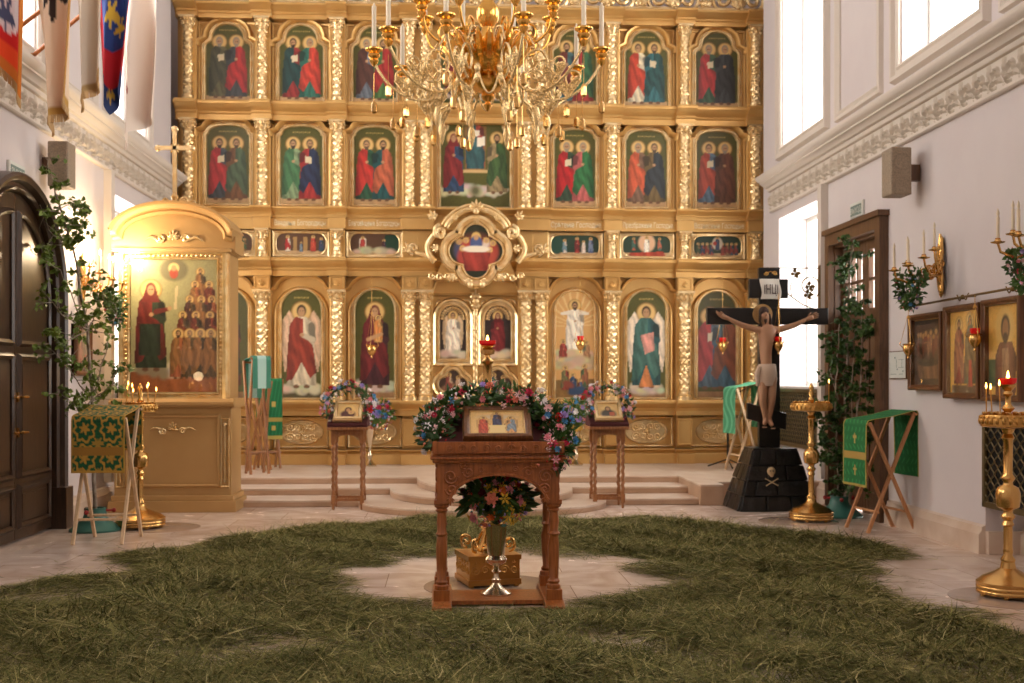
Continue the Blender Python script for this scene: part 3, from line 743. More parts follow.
# bottom tier of tall arched icons
HB, WB = 1.62, .29
hwb = lambda t: hw_arch(t, HB, WB)
def bottom(i):
    P = Paint(hwb, HB, 46, 120, OLIVE)
    ground(P, (150, 110, 70), .05); lettering(P, HB*.93, .1)
    if i == 0: saint(P, -.02, .12, 1.28, (120, 60, 40), (60, 66, 40), (150, 140, 126), 1)
    if i == 1:
        P.poly([(-1, .0), (1, 0), (1, .2), (-1, .2)], (90, 80, 50)); clouds(P, .12, 12, .25); saint(P, 0, .12, 1.3, (204, 190, 164), (150, 50, 34), wings=(206, 170, 140))
    if i == 2:
        clouds(P, .16, 16, .26); saint(P, 0, .12, 1.3, (70, 30, 40), (112, 28, 32), veil=(112, 28, 32)); saint(P, .05, .82, .42, (206, 150, 80), (214, 130, 60), halo=1); P.cap((-.1, .88), (.1, .96), .03, .026, SK)
    if i == 3:
        P.c[:] = np.array(s2l((220, 170, 104)))
        for k in range(14):
            a = PI*k/13; P.poly([(0, 1.1), (cos(a)*.7, 1.1+sin(a)*.7), (cos(a+.07)*.7, 1.1+sin(a+.07)*.7)], (240, 206, 140))
        P.poly([(-1, 0), (1, 0), (1, .3), (-1, .25)], (134, 100, 50), .2, 40)
        saint(P, 0, .62, .86, (242, 236, 222), (232, 226, 214), beard=1); P.cap((-.05, 1.3), (-.2, 1.28), .035, .02, (238, 230, 216)); P.cap((.05, 1.3), (.2, 1.28), .035, .02, (238, 230, 216))
        clouds(P, .62, 26, .28, (230, 206, 160)); clouds(P, .50, 20, .28, (216, 190, 140))
        saint(P, -.18, .50, .38, (190, 70, 60), (150, 60, 50)); saint(P, .18, .50, .36, (120, 120, 90), (170, 120, 80), side=-1)
        clouds(P, .50, 14, .28, (226, 204, 160))
        for a, z, h_, r1, r2 in ((-.15, .10, .38, (150, 60, 50), (110, 110, 70)), (.15, .14, .36, (70, 96, 60), (150, 90, 60)), (-.03, .03, .34, (60, 90, 130), (44, 70, 110)), (.08, .0, .28, (120, 60, 50), (60, 90, 140))): saint(P, a, z, h_, r1, r2, side=1 if a < 0 else -1)
        P.ell(.04, .10, .14, .06, (50, 80, 124), .2, .25); P.ell(-.1, .2, .09, .05, (150, 70, 54), -.4, .3)
    if i == 4:
        clouds(P, .12, 12, .25); saint(P, 0, .12, 1.3, (36, 86, 92), (60, 110, 104), wings=(226, 210, 190)); P.poly([(-.12, .16), (.12, .16), (.0, .5)], (214, 130, 70), .25, 50)
        P.poly([(-.09, .95), (.11, 1.0), (.13, .72), (-.02, .66)], (222, 150, 140), .25, 60)
    if i == 5: saint(P, -.11, .1, 1.26, (70, 96, 120), (178, 56, 60), beard=1, side=1, item=(226, 214, 190)); saint(P, .13, .1, 1.26, (60, 100, 130), (140, 74, 46), (150, 140, 126), 1, side=-1)
    return P
BL = ['of a grey-bearded saint, mostly behind the gold icon case', 'of a winged archangel in a russet cloak standing on cloud', 'of a woman in a deep maroon veil holding a child, on cloud', 'of a white-robed risen figure on pale clouds over fallen figures',
      'of a winged archangel in teal with an orange skirt', 'of two bearded saints in rose red and brown behind the black cross']
for i, x in enumerate(BAYS):
    o = bottom(i).build('arched_icon'); o.location = (XC+x, YI+.085, 1.25); tag(o, 'tall arched icon '+BL[i], 'icon', 'tall icons of the bottom tier')
    frame(hwb, HB, x, 1.25); frame(lambda t: hw_arch(t, HB+.03, WB+.085), HB+.03, x, 1.235, [(0, 0), (0, .03), (.02, .05), (.04, .03), (.045, 0)], 'goldpanel', name='arch_moulding')
    hood(x, 1.25, [(.43, 1.52), (.43, 1.60), (.36, 1.63)]+[(.35*cos(PI*k/14), 1.63+.2*sin(PI*k/14)) for k in range(1, 14)]+[(-.36, 1.63), (-.43, 1.60), (-.43, 1.52)], [(0, 0), (0, .05), (.02, .12), (.04, .14), (.05, .1), (.055, 0)])
    # dado panel with carved roundel
    mb = IMB(); zc = .725
    mb.sweep(rectpath(x-.38, x+.38, .52, .93), [(0, 0), (0, .03), (.02, .045), (.035, .02), (.04, 0)], y=.1)
    mb.sweep([(x+.31*cos(2*PI*k/30), zc+.17*sin(2*PI*k/30)) for k in range(30)], [(-.02, 0), (-.012, .025), (.012, .025), (.02, 0)], y=.1)
    mb.prism([(x+.33*cos(2*PI*k/30), zc+.185*sin(2*PI*k/30)) for k in range(30)], .085, .11)
    for sx in (-1, 1):
        for sz in (-1, 1):
            mb.tube(scroll(x+sx*.17, zc+sz*.075, .07, 1.4, 0, sx*sz, .075), .012, 6)
            mb.tube(scroll(x+sx*.06, zc+sz*.075, .05, 1.2, PI, -sx*sz, .075), .011, 6)
    mb.ball((x, .07, zc), .03, 8, 5)
    for k in range(6): mb.tube([(x, .08, zc), (x+.055*cos(k*PI/3), .065, zc+.055*sin(k*PI/3))], [.01, .016], 6)
    mb.build('dado_roundel', M['gold'], ICON, smooth=40)

# royal doors and the carved frontispiece above them
dz0, dz1 = .47, 2.78
for sg, (rb, mt, lb, wg) in ((-1, ((226, 214, 196), (236, 226, 210), 'pale-robed winged messenger', (210, 180, 140))), (1, ((120, 30, 34), (126, 32, 36), 'woman in dark red', None))):
    dr = bpy.data.objects.new('royal_door', None); COL.objects.link(dr); dr.parent = ICON; dr.location = (sg*.34, 0, 0)
    def DM(): mb = MB(); mb.M = Mi; return mb
    mb = DM(); mb.box((-.32, .06, dz0), (.32, .1, dz1)); mb.build('door_panel', M['goldpanel'], dr, smooth=0)
    mb = DM()
    hh, ww = .80, .195
    for prof, dh in ((PF, 0), ([(.06, 0), (.07, .04), (.10, .06), (.12, .03), (.125, 0)], 0)):
        mb.sweep([(a, 1.84+b) for a, b in outline(lambda t: hw_arch(t, hh, ww), hh)], prof, y=.06)
        mb.sweep([(a, 1.24+b) for a, b in outline(lambda t: hw_quat(t, .21), .42)], prof, y=.06)
    mb.sweep(rectpath(-.28, .28, dz0+.06, 1.16), [(0, 0), (0, .02), (.02, .035), (.04, 0)], y=.06)
    mb.sweep(rectpath(-.29, .29, 1.77, 1.80), [(0, 0), (.0, .03), (.02, .03), (.02, 0)], y=.06)
    for sx in (-1, 1):
        for sz in (-1, 1): mb.tube(scroll(sx*.15, .82+sz*.16, .1, 1.5, 0, sx*sz, .045), .014, 6)
        mb.tube(scroll(sx*.2, 2.68, .07, 1.3, 0, sx, .045), .014, 6)
    mb.build('door_carving', M['gold'], dr, smooth=40)
    # carved leaf rim overhanging the painting
    mb = DM()
    for k in range(13):
        a = PI*k/12; mb.ball((.165*cos(a), .045, 1.84+hh-ww+.165*sin(a)), .026, 6, 4); mb.ball((.13*cos(a+.1), .045, 1.84+hh-ww+.13*sin(a+.1)), .014, 6, 4)
    mb.build('leaf_rim', M['gold'], dr)
    mb = DM()
    def twist(a, z): return 1+.16*sin(2*a+z*60)
    if sg > 0:
        mb.lathe([(.042, dz0+(dz1-dz0)*k/110) for k in range(111)], (-.34, .02, 0), 12, twist)
        mb.lathe([(.055, 0), (.055, .05), (.03, .08), (.06, .12), (.05, .18), (.0, .24)], (-.34, .02, dz1-.06), 12)
        mb.build('door_astragal', M['gold'], dr, smooth=50)
    P = Paint(lambda t: hw_arch(t, hh, ww), hh, 36, 70, (48, 36, 30))
    ground(P, (120, 96, 70), .1); saint(P, 0, .03, .68, rb, mt, wings=wg, side=-sg, veil=None if wg else (110, 26, 30)); clouds(P, .06, 6, .18)
    o = P.build('royal_door_icon'); o.location = (XC+sg*.34, YI+.045, 1.84); tag(o, 'small arched icon of a %s on the central gilded doors' % lb, 'icon')
    P = Paint(lambda t: hw_quat(t, .21), .42, 34, 34, (66, 46, 34))
    P.ell(0, .1, .2, .12, (150, 110, 80)); saint(P, -.06, .04, .34, (200, 170, 140), (150, 70, 60) if sg < 0 else (60, 80, 100), beard=1); saint(P, .08, .04, .30, (226, 200, 180), (190, 150, 120))
    o = P.build('royal_door_roundel'); o.location = (XC+sg*.34, YI+.045, 1.24); tag(o, 'four-lobed little icon low on the central gilded doors, with a saint in %s' % ('red' if sg < 0 else 'blue'), 'icon')
# frontispiece
mb = IMB()
mb.prism([(-.68, 2.80), (.68, 2.80), (.68, 3.1), (-.68, 3.1)], -.04, .12)
mb.sweep([(-.64, 2.84), (.64, 2.84), (.5, 3.16), (.3, 3.3), (-.3, 3.3), (-.5, 3.16)], [(0, 0), (0, .03), (.02, .04), (.03, 0)], y=-.04)
mb.prism([(-.62, 3.0), (.62, 3.0), (.40, 3.5), (.28, 3.9), (-.28, 3.9), (-.40, 3.5)], -.3, .1)
mb.build('frontispiece', M['goldpanel'], ICON, smooth=30)
mb = IMB(); q = [(a, 3.03+b) for a, b in outline(lambda t: hw_quat(t), .78)]
mb.sweep(q, [(0, .0), (0, .06), (.02, .08), (.04, .06), (.06, .08), (.09, .12), (.13, .12), (.15, .06), (.16, -.1)], y=-.36)
mb.build('medallion_frame', M['gold'], ICON, smooth=45)
mb = IMB()
# curled broken pediment round the medallion
for sx in (-1, 1):
    mb = IMB()
    arc = [(sx*(.0+.50*cos(PI/2-1.1*k/10)), -.42, 3.54+.50*sin(PI/2-1.1*k/10)) for k in range(11)]
    mb.tube([(p[0], p[1], p[2]) for p in arc], .045, 8); mb.tube([(p[0]*1.13, p[1]+.02, 3.54+(p[2]-3.54)*1.13) for p in arc], .028, 8)
    mb.tube(scroll(sx*.53, 3.70, .10, 1.3, PI/2, -sx, -.42), .035, 8)
    arc2 = [(sx*(.56+.16*sin(k/8*PI*.9)), -.36, 3.72-.46*k/8) for k in range(9)]; mb.tube(arc2, .05, 8)
    mb.tube([(sx*.62, -.34, 3.30), (sx*.74, -.34, 3.36), (sx*.9, -.32, 3.40)], [.05, .045, .03], 8)
    mb.tube(scroll(sx*.93, 3.46, .085, 1.4, -PI/2, sx, -.3), .03, 8)
    acanthus(mb, sx*.62, -.40, 3.9, .14, 5, -sx*.5); acanthus(mb, sx*.56, -.42, 3.45, .12, 5, -sx*1.4); acanthus(mb, sx*.99, -.34, 3.42, .15, 5, -sx*.4)
    acanthus(mb, sx*.34, -.46, 3.06, .13, 5, PI+sx*.6); acanthus(mb, sx*.12, -.46, 3.0, .11, 5, PI)
    acanthus(mb, sx*.48, -.44, 3.62, .1, 5, -sx*.9); mb.ball((sx*.09, -.46, 2.92), .05, 8, 6); acanthus(mb, sx*.30, -.46, 3.88, .1, 5, -sx*.4)
    for k in range(4): mb.tube(scroll(sx*(.30+.12*k), 3.04+.02*(k % 2), .055, 1.3, 0, sx if k % 2 else -sx, -.31), .012, 6)
    mb.build('pediment_scroll', M['gold'], ICON, smooth=50)
mb = IMB()
acanthus(mb, 0, -.46, 4.02, .16, 7, 0, 3.0); mb.ball((0, -.46, 4.0), .05); acanthus(mb, 0, -.44, 3.90, .1, 5, PI)
mb.build('pediment_crest', M['gold'], ICON, smooth=50)
mb = IMB(); acanthus(mb, 0, -.05, 2.74, .15, 5, 0); mb.ball((0, -.08, 2.7), .06, 10, 7); acanthus(mb, 0, -.05, 2.66, .12, 5, PI); mb.build('door_crown', M['gold'], ICON, smooth=50)
P = Paint(lambda t: hw_quat(t), .78, 52, 52, (40, 46, 26))
P.ell(0, .42, .26, .2, (150, 60, 50), soft=.4)
for a, z, c in ((-.25, .4, (70, 80, 120)), (-.15, .42, (190, 60, 50)), (.15, .42, (220, 200, 190)), (.25, .38, (180, 60, 46)), (-.2, .3, (180, 60, 50)), (.2, .28, (190, 70, 50))):
    P.ell(a, z, .08, .13, c, 0, .3); P.ell(a, z+.13, .045, .045, (224, 180, 90)); P.ell(a, z+.125, .026, .03, SK)
P.ell(0, .6, .07, .07, (224, 180, 90)); P.ell(0, .5, .09, .12, (70, 90, 150)); P.ell(0, .59, .035, .04, SK); P.ell(0, .42, .2, .05, (236, 226, 206)); P.poly([(-.16, .1), (.16, .1), (.22, .38), (-.22, .38)], (160, 50, 40), .3, 40)
o = P.build('medallion_icon'); o.location = (XC, YI-.40, 3.03); tag(o, 'four-lobed icon of figures round a white table over the central doors', 'icon')
# crest
for k in range(9):
    x = -4+k
    mb = IMB()
    for sx in (-1, 1):
        mb.tube(scroll(x+sx*.24, 7.3, .17, 1.5, -PI/2, sx, -.1), .032, 7); mb.tube(scroll(x+sx*.4, 7.5, .1, 1.3, PI, -sx, -.1), .026, 7); acanthus(mb, x+sx*.44, -.1, 7.2, .14, 5, -sx*.6)
    acanthus(mb, x, -.1, 7.18, .22, 7); mb.ball((x, -.08, 7.5), .1, 10, 7, (1, .5, 1)); mb.box((x-.5, -.14, 7.12), (x+.5, -.02, 7.17))
    mb.build('crest_carving', M['gold'], ICON, smooth=50)
# ------------------------------------------------------------------ flowers and leaves
def rose_mesh(r, petals=6, rings=3):
    mb = MB()
    for k in range(rings):
        rr = r*(.45+.55*k/(rings-1)); tl = .9-.62*k/(rings-1)
        for i in range(petals):
            a = 2*PI*(i+.5*(k % 2))/petals; w = .62
            V = []
            for u in (-1, 0, 1):
                for v in (0, .55, 1):
                    aa = a+u*w*(.3+.9*v*(1.2-v)); d = rr*(.15+.85*v)
                    V.append((d*cos(aa)*(1.0), d*sin(aa), r*(.15+tl*v*v+(-.12 if u else 0)*v)))
            mb.add(V, [(0, 1, 4, 3), (1, 2, 5, 4), (3, 4, 7, 6), (4, 5, 8, 7)])
    mb.ball((0, 0, r*.3), r*.25, 6, 4); return mb
def star_mesh(r, n=6):
    mb = MB()
    for i in range(n):
        a = 2*PI*i/n
        def P(d, s_, z): return (r*d*cos(a)-r*s_*sin(a), r*d*sin(a)+r*s_*cos(a), r*z)
        mb.add([P(.08, 0, .1), P(.5, -.2, .36), P(.5, .2, .36), P(.55, 0, .28), P(1, 0, .22)], [(0, 1, 3), (0, 3, 2), (1, 4, 3), (3, 4, 2)])
    mb.ball((0, 0, r*.2), r*.16, 6, 4); return mb
def spray_mesh(r, n=14):
    mb = MB()
    for i in range(n):
        a, b = R.uniform(0, 2*PI), R.uniform(.1, 1); d = r*R.uniform(.3, 1.1); p = (d*cos(a)*b, d*sin(a)*b, r*R.uniform(.3, 1)); mb.ball(p, r*.16, 5, 3); mb.tube([(0, 0, 0), p], r*.02, 3)
    return mb
PROTO = {}
def blossom(kind, c, parent, loc, nrm, size):
    k = (kind, c)
    if k not in PROTO:
        o = dict(rose=rose_mesh, star=star_mesh, spray=spray_mesh)[kind](1.0).build('blossom', FL[c], None, smooth=60); PROTO[k] = o.data; COL.objects.unlink(o); bpy.data.objects.remove(o)
    o = bpy.data.objects.new('blossom', PROTO[k]); COL.objects.link(o); o.parent = parent
    q = Vector(nrm).to_track_quat('Z', 'Y'); o.rotation_mode = 'QUATERNION'; o.rotation_quaternion = q; o.location = loc; o.scale = (size,)*3
    return o
def leaf(mb, p, d, L, w, up=(0, 0, 1)):
    d = Vector(d).normalized(); u = Vector(up); x = d.cross(u)
    if x.length < .05: x = d.cross(Vector((1, 0, 0)))
    x.normalize(); n = x.cross(d); p = Vector(p)
    V = [p, p+d*L*.35+x*w*.5+n*w*.14, p+d*L*.35-x*w*.5+n*w*.14, p+d*L*.45, p+d*L*.72+x*w*.38+n*w*.02, p+d*L*.72-x*w*.38+n*w*.02, p+d*L-n*w*.2]
    mb.add(V, [(0, 3, 1), (0, 2, 3), (1, 3, 4), (2, 5, 3), (3, 6, 4), (3, 5, 6)])
def rv(): return Vector((R.gauss(0, 1), R.gauss(0, 1), R.gauss(0, 1))).normalized()
def arrangement(parent, pts, rad, nl, nb, pal, size=(.02, .034), leafs=(.05, .025), front=(0, -1, .35), leafmat='leafd', kinds=('rose', 'rose', 'rose', 'star', 'spray')):
    """a thick rope of leaves with flowers over it, along pts (local coordinates)"""
    mb = MB(); pts = [Vector(p) for p in pts]; n = len(pts)
    def on():
        t = R.random()*(n-1.001); i = int(t); return pts[i].lerp(pts[i+1], t-i), (pts[i+1]-pts[i]).normalized()
    mb.tube(pts, rad*.28, 8)
    for _ in range(nl):
        p, t = on(); d = rv(); d -= t*d.dot(t)*.6; d.normalize()
        leaf(mb, p+d*rad*R.uniform(.3, .8), d+t*R.uniform(-.8, .8), R.uniform(.7, 1.3)*leafs[0], leafs[1]*R.uniform(.7, 1.2), rv())
    mb.build('foliage', M[leafmat], parent, smooth=0)
    fr = Vector(front).normalized(); k = 0; used = []
    while k < nb:
        p, t = on(); d = rv(); d -= t*d.dot(t)*.7; d = (d+fr*.75).normalized()
        q = p+d*rad*R.uniform(.75, 1.05); sz = R.uniform(*size)
        if any((q-w).length < (sz+s2)*.62 for w, s2 in used) and R.random() < .93: continue
        used.append((q, sz)); kd = R.choice(kinds); c = pal[k % len(pal)]
        if kd == 'spray': c = R.choice(['white', 'white', 'white', 'blush'])
        blossom(kd, c, parent, q, d+rv()*.25, sz*(1.15 if kd != 'rose' else 1)); k += 1
    small_flowers(parent, lambda: (lambda p, d: p+d*rad*R.uniform(.8, 1.15))(on()[0], (rv()+fr*.7).normalized()), int(nb*1.6), [q for q in pal if q not in ('lilac', 'blue', 'wine')]+['white', 'white'], size[0]*.45)
def small_flowers(parent, where, n, pal, r):
    mats = [FL[c] for c in sorted(set(pal))]; mb = MB()
    for _ in range(n):
        p = where(); mb.cur = R.randrange(len(mats)); q = r*R.uniform(.6, 1.2)
        for k in range(3): mb.ball(Vector(p)+rv()*q*.7, q*.62, 5, 3)
    o = mb.build('small_flowers', mats, parent, smooth=60); o['kind'] = 'stuff'
def bouquet(parent, c, rx, rz, nl, nb, pal, size=(.025, .042), stem_to=None, leafmat='leafd'):
    mb = MB(); c = Vector(c); st = Vector(stem_to)
    for _ in range(nl):
        d = rv(); d.z = abs(d.z)*.9-.25; d.normalize(); p = c+Vector((d.x*rx, d.y*rx, d.z*rz))*R.uniform(.5, .98)
        leaf(mb, p, d+Vector((0, 0, -.3))+rv()*.4, R.uniform(.06, .12), R.uniform(.022, .045), rv())
    for _ in range(26):
        d = rv(); d.z = abs(d.z)-.3; mb.tube([st, st.lerp(c, .4), c+Vector((d.x*rx, d.y*rx, d.z*rz))*.85], .003, 4)
    mb.ball(c+Vector((0, 0, -rz*.1)), rx*.6, 10, 7, (1, 1, rz/rx)); mb.build('foliage', M[leafmat], parent, smooth=0)
    used = []; k = 0
    while k < nb:
        d = rv(); d = (d+Vector((0, -.6, .25))).normalized(); q = c+Vector((d.x*rx, d.y*rx, d.z*rz))*R.uniform(.82, 1.02); sz = R.uniform(*size)
        if any((q-w).length < (sz+s2)*.66 for w, s2 in used) and R.random() < .95: continue
        used.append((q, sz)); cc = pal[k % len(pal)]; blossom('star' if cc == 'yellow' else R.choice(['rose', 'rose', 'star']), cc, parent, q, d+rv()*.2, sz*(1.25 if cc == 'yellow' else 1)); k += 1
    small_flowers(parent, lambda: (lambda d: c+Vector((d.x*rx, d.y*rx, d.z*rz))*R.uniform(.85, 1.0))((rv()+Vector((0, -.5, .1))).normalized()), nb*2, pal, size[0]*.4)

# ------------------------------------------------------------------ the central lectern
def leg_prof(h, r):
    return [(r*1.3, 0), (r*1.3, h*.05), (r*.9, h*.06), (r*1.15, h*.09), (r*.8, h*.12), (r*.95, h*.3), (r*1.05, h*.5), (r*.8, h*.62), (r*1.15, h*.65), (r*.8, h*.68), (r*.9, h*.8), (r*.78, h*.9), (r*1.2, h*.93), (r*.9, h*.95), (r*1.35, h*.97), (r*1.35, h)]
LX, LY = .335, 7.55
lec = thing('carved_lectern', 'carved red-oak church lectern with four turned legs in the middle of the hay', 'lectern', (LX, LY, 0))
W2 = .37; D2 = .56
for fx in (-1, 1):
    for y in (.03, D2):
        mb = MB(); x = fx*W2
        sp = (lambda a, z: 1+(.09*sin(3*a-z*45) if .22 < z < .4 else 0)) if fx > 0 or y > .1 else None
        mb.box((x-.052, y-.052, .055), (x+.052, y+.052, .13))
        mb.lathe([(r, z+.13) for r, z in [(a, b) for a, b in leg_prof(.56, .036)]], (x, y, 0), 20, (lambda a, z: 1+.08*sin(3*a-z*50)) if fx > 0 else None)
        mb.box((x-.05, y-.05, .69), (x+.05, y+.05, .72)); mb.build('leg', M['wood_red'], lec, smooth=40, bevel=.003)
for fx in (-1, 1):
    mb = MB(); x = fx*W2
    mb.prism([(-.09, 0), (-.09, .03), (-.03, .06), (.62, .06), (.68, .03), (.68, 0)], x-.065, x+.065, 'x'); mb.build('foot_runner', M['wood_red'], lec, bevel=.006)
mb = MB(); mb.box((-W2, .1, .012), (W2, .5, .04)); mb.build('floor_board', M['wood_red'], lec, bevel=.004)
# aprons: arched boards with raised scrollwork
def apron(hw, z0, z1, ah, y0, y1, M_=None):
    n = 20; mb = MB(); mb.M = M_
    arch = [(hw*.80*cos(PI*i/n), z0+ah*sin(PI*i/n)) for i in range(n+1)]
    poly = [(hw, z0), (hw, z1), (-hw, z1), (-hw, z0)]+arch[::-1]
    mb.prism(poly[::-1], y0, y1)
    mb.sweep(arch, [(-.012, 0), (-.008, .012), (.008, .012), (.012, 0)], y=y0, closed=False)
    for sx in (-1, 1):
        cx, cz = sx*hw*.78, z0+(z1-z0)*.66
        mb.tube(scroll(cx, cz, .052, 1.6, 0, sx, y0-.004), .008, 6); mb.tube(scroll(cx-sx*.005, cz-.085, .04, 1.5, PI, -sx, y0-.004), .008, 6)
        mb.tube(scroll(cx-sx*.115, cz+.028, .036, 1.4, PI, -sx, y0-.004), .007, 6); mb.tube(scroll(cx-sx*.2, cz+.045, .022, 1.3, 0, sx, y0-.004), .006, 6)
        acanthus(mb, cx-sx*.07, y0, cz+.06, .05, 5, sx*.8); acanthus(mb, cx, y0, cz-.14, .05, 5, PI)
    acanthus(mb, 0, y0, z1-.035, .05, 5); return mb
apron(W2+.03, .70, .965, .19, -.03, .0).build('front_apron', M['wood_red'], lec, smooth=40)
apron(W2+.03, .70, .965, .19, -.03, .0, T((0, D2+.03, 0)) @ RZ(PI)).build('rear_apron', M['wood_red'], lec, smooth=40)
for sx in (-1, 1):
    apron(D2/2-.01, .70, .965, .12, -.03, .0, T((sx*(W2+.0), D2/2+.01, 0)) @ RZ(sx*PI/2)).build('side_apron', M['wood_red'], lec, smooth=40)
# desk: moulded base and a sloping board
mb = MB()
def mould_rect(mb, x0, x1, y0, y1, prof):
    mb.M = (mb.M or Matrix()) @ Matrix(((1, 0, 0, 0), (0, 0, 1, 0), (0, -1, 0, 0), (0, 0, 0, 1)))   # local z->y, forward -> up
    mb.sweep(rectpath(x0, x1, y0, y1), prof); mb.M = None
mb.box((-W2-.06, -.06, .965), (W2+.06, D2+.06, 1.03)); mb.box((-W2-.075, -.075, .985), (W2+.075, D2+.075, 1.01)); mb.build('desk_base', M['wood_red'], lec, smooth=0, bevel=.01)
SL = math.atan2(.23, .595)
mb = MB()
for sx in (-1, 1): mb.prism([(-.055, 1.03), (D2+.05, 1.03), (D2+.05, 1.30), (-.055, 1.06)], sx*(W2+.03), sx*(W2+.055), 'x')
mb.prism([(-.05, 1.03), (D2+.045, 1.03), (D2+.045, 1.28), (-.05, 1.05)], -W2-.03, W2+.03, 'x'); mb.build('desk_slope', M['wood_red'], lec, smooth=0)
mb = MB(); mb.box((-W2-.06, -.085, 1.03), (W2+.06, -.055, 1.105))
for k in range(9): mb.tube(scroll(-.32+.08*k, 1.065, .024, 1.3, 0, 1 if k % 2 else -1, -.087), .006, 5)
mb.build('ledge_moulding', M['wood_red'], lec, smooth=40, bevel=.004)
mb = MB(); mb.M = T((0, -.05, 1.062)) @ RX(SL); mb.box((-W2-.02, .0, -.002), (W2+.02, .63, .005)); mb.build('velvet_cover', M['maroon'], lec, smooth=0)

def framed_icon(name, w, h, paintfn, loc, tilt, label, m='wood_frame', border=.05, inner='gold', rz=0, cat='icon', glass=False):
    t = thing(name, label, cat, loc, rz)
    Mx = RX(-(PI/2-tilt))
    mb = MB(); mb.M = Mx; mb.prism(rectpath(-w/2, w/2, 0, h), -.012, .012); mb.sweep(rectpath(-w/2+.02, w/2-.02, .02, h-.02), [(-.03, 0), (-.026, .03), (-.01, .04), (.01, .035), (.02, .012), (.02, 0)], y=-.01); mb.build('icon_frame', M[m], t, smooth=35)
    P = Paint(lambda z: w/2-border, h-2*border, 60, 50, (222, 184, 120)); paintfn(P, w-2*border, h-2*border)
    o = P.build('painting', t, .01, 0); o.matrix_local = Mx @ T((0, -.024, border))
    if inner:
        mb = MB(); mb.M = Mx; mb.sweep(rectpath(-w/2+border, w/2-border, border, h-border), [(-.012, 0), (-.008, .012), (.008, .012), (.014, 0)], y=-.022); mb.build('inner_frame', M[inner], t, smooth=35)
    return t
def trio(P, w, h):
    P.poly([(-w, 0), (w, 0), (w, h*.1), (-w, h*.1)], (196, 160, 96)); P.ell(0, h*.75, w*.3, h*.1, (210, 190, 160), soft=.5)
    for x, a, b, zz in ((-.25, (196, 74, 56), (190, 80, 60), .06), (0, (70, 76, 110), (90, 60, 60), .26), (.25, (120, 140, 160), (206, 150, 90), .06)):
        saint(P, x*w, zz*h, h*.72, b, a, wings=(206, 160, 96), side=-1 if x > 0 else 1)
    P.poly([(-.13*w, h*.12), (.13*w, h*.12), (.15*w, h*.42), (-.15*w, h*.42)], (232, 206, 140))
SLI = math.atan2(.30, .65)
framed_icon('framed_icon', .462, .36, trio, (LX+.0, LY+.0, 1.098), math.radians(34), 'low wide framed icon of three figures round a table on the carved lectern', border=.045)
# the garland arched over it
GP = ['pink', 'salmon', 'magenta', 'white', 'red', 'blush', 'blue', 'pink', 'salmon', 'white', 'magenta', 'lilac', 'blush']
g = thing('flower_garland', 'thick arched garland of mixed flowers round the icon on the carved lectern', 'garland', (LX, LY+.3, 1.05))
pts = [(-.40, -.22, .05), (-.44, -.14, .12), (-.42, -.04, .20), (-.32, .02, .275), (-.17, .05, .32), (0, .06, .335), (.17, .05, .315), (.31, .0, .255), (.40, -.08, .17), (.42, -.18, .08), (.41, -.26, .0), (.34, -.33, -.035)]
arrangement(g, pts, .115, 1300, 99, GP, (.021, .036), (.062, .03), (0, -1, .25))

# vase and bouquet under the lectern
vs = thing('brass_vase', 'tall brass trumpet vase standing under the carved lectern', 'vase', (.335, 7.86, .0))
mb = MB(); mb.lathe([(.105, .04), (.105, .055), (.09, .065), (.05, .09), (.022, .12), (.03, .145), (.018, .16), (.018, .19), (.035, .2), (.018, .215), (.02, .235), (.065, .26), (.075, .285), (.055, .31), (.058, .32), (.066, .42), (.075, .52), (.084, .525), (.07, .52), (.06, .42)], n=28); mb.build('vase_body', M['silver'], vs, smooth=50)
vs.location.z = .0
bq = thing('bouquet', 'large round bouquet of yellow, pink and red flowers in the brass vase under the lectern', 'bouquet', (.335, 7.86, .5))
BP = ['yellow', 'pink', 'red', 'yellow', 'salmon', 'wine', 'yellow', 'pink', 'teal', 'orange', 'yellow', 'lilac']
bouquet(bq, (0, -.03, .19), .225, .205, 420, 62, BP, (.027, .046), (0, 0, -.1))

# tall gilt candlestick behind the lectern
ck = thing('floor_candlestick', 'tall gilt candlestick with openwork box foot and red lamp behind the carved lectern', 'candlestick', (.30, 8.52, 0), math.radians(14))
mb = MB(); mb.box((-.2, -.2, .02), (.2, .2, .06)); mb.box((-.19, -.19, .06), (.19, .19, .2)); mb.box((-.2, -.2, .2), (.2, .2, .235))
for k in range(4):
    mb.M = RZ(k*PI/2)
    for j in range(5):
        x = -.145+.0725*j; mb.tube(scroll(x, .13, .032, 1.4, 0, 1 if j % 2 else -1, -.192), .007, 6); acanthus(mb, x, -.19, .175, .03, 3)
    mb.ball((-.17, -.17, .012), .022, 8, 5)
mb.M = None; mb.build('box_foot', M['brassdark'], ck, smooth=40)
mb = MB()
for k in range(4):
    mb.M = RZ(PI/4+k*PI/2); mb.tube(scroll(.18, .31, .055, 1.3, -PI/2, 1, 0), .012, 7); mb.tube([(.13, 0, .26), (.09, 0, .3), (.06, 0, .36), (.03, 0, .4)], [.016, .014, .012, .012], 7)
mb.M = None; mb.lathe([(.12, .235), (.11, .27), (.05, .3), (.035, .4)], n=16); mb.build('scroll_feet', M['brass'], ck, smooth=50)
mb = MB(); mb.lathe([(.035, .38), (.05, .42), (.03, .45), (.028, .75), (.05, .78), (.06, .82), (.03, .86), (.028, 1.2), (.05, 1.24), (.03, 1.28), (.03, 1.4), (.052, 1.42), (.045, 1.46), (.032, 1.48), (.032, 1.62), (.05, 1.645), (.022, 1.67), (.02, 1.69), (.05, 1.7), (.055, 1.73), (.03, 1.745), (.06, 1.76)], n=20); mb.build('shaft', M['brass'], ck, smooth=50)
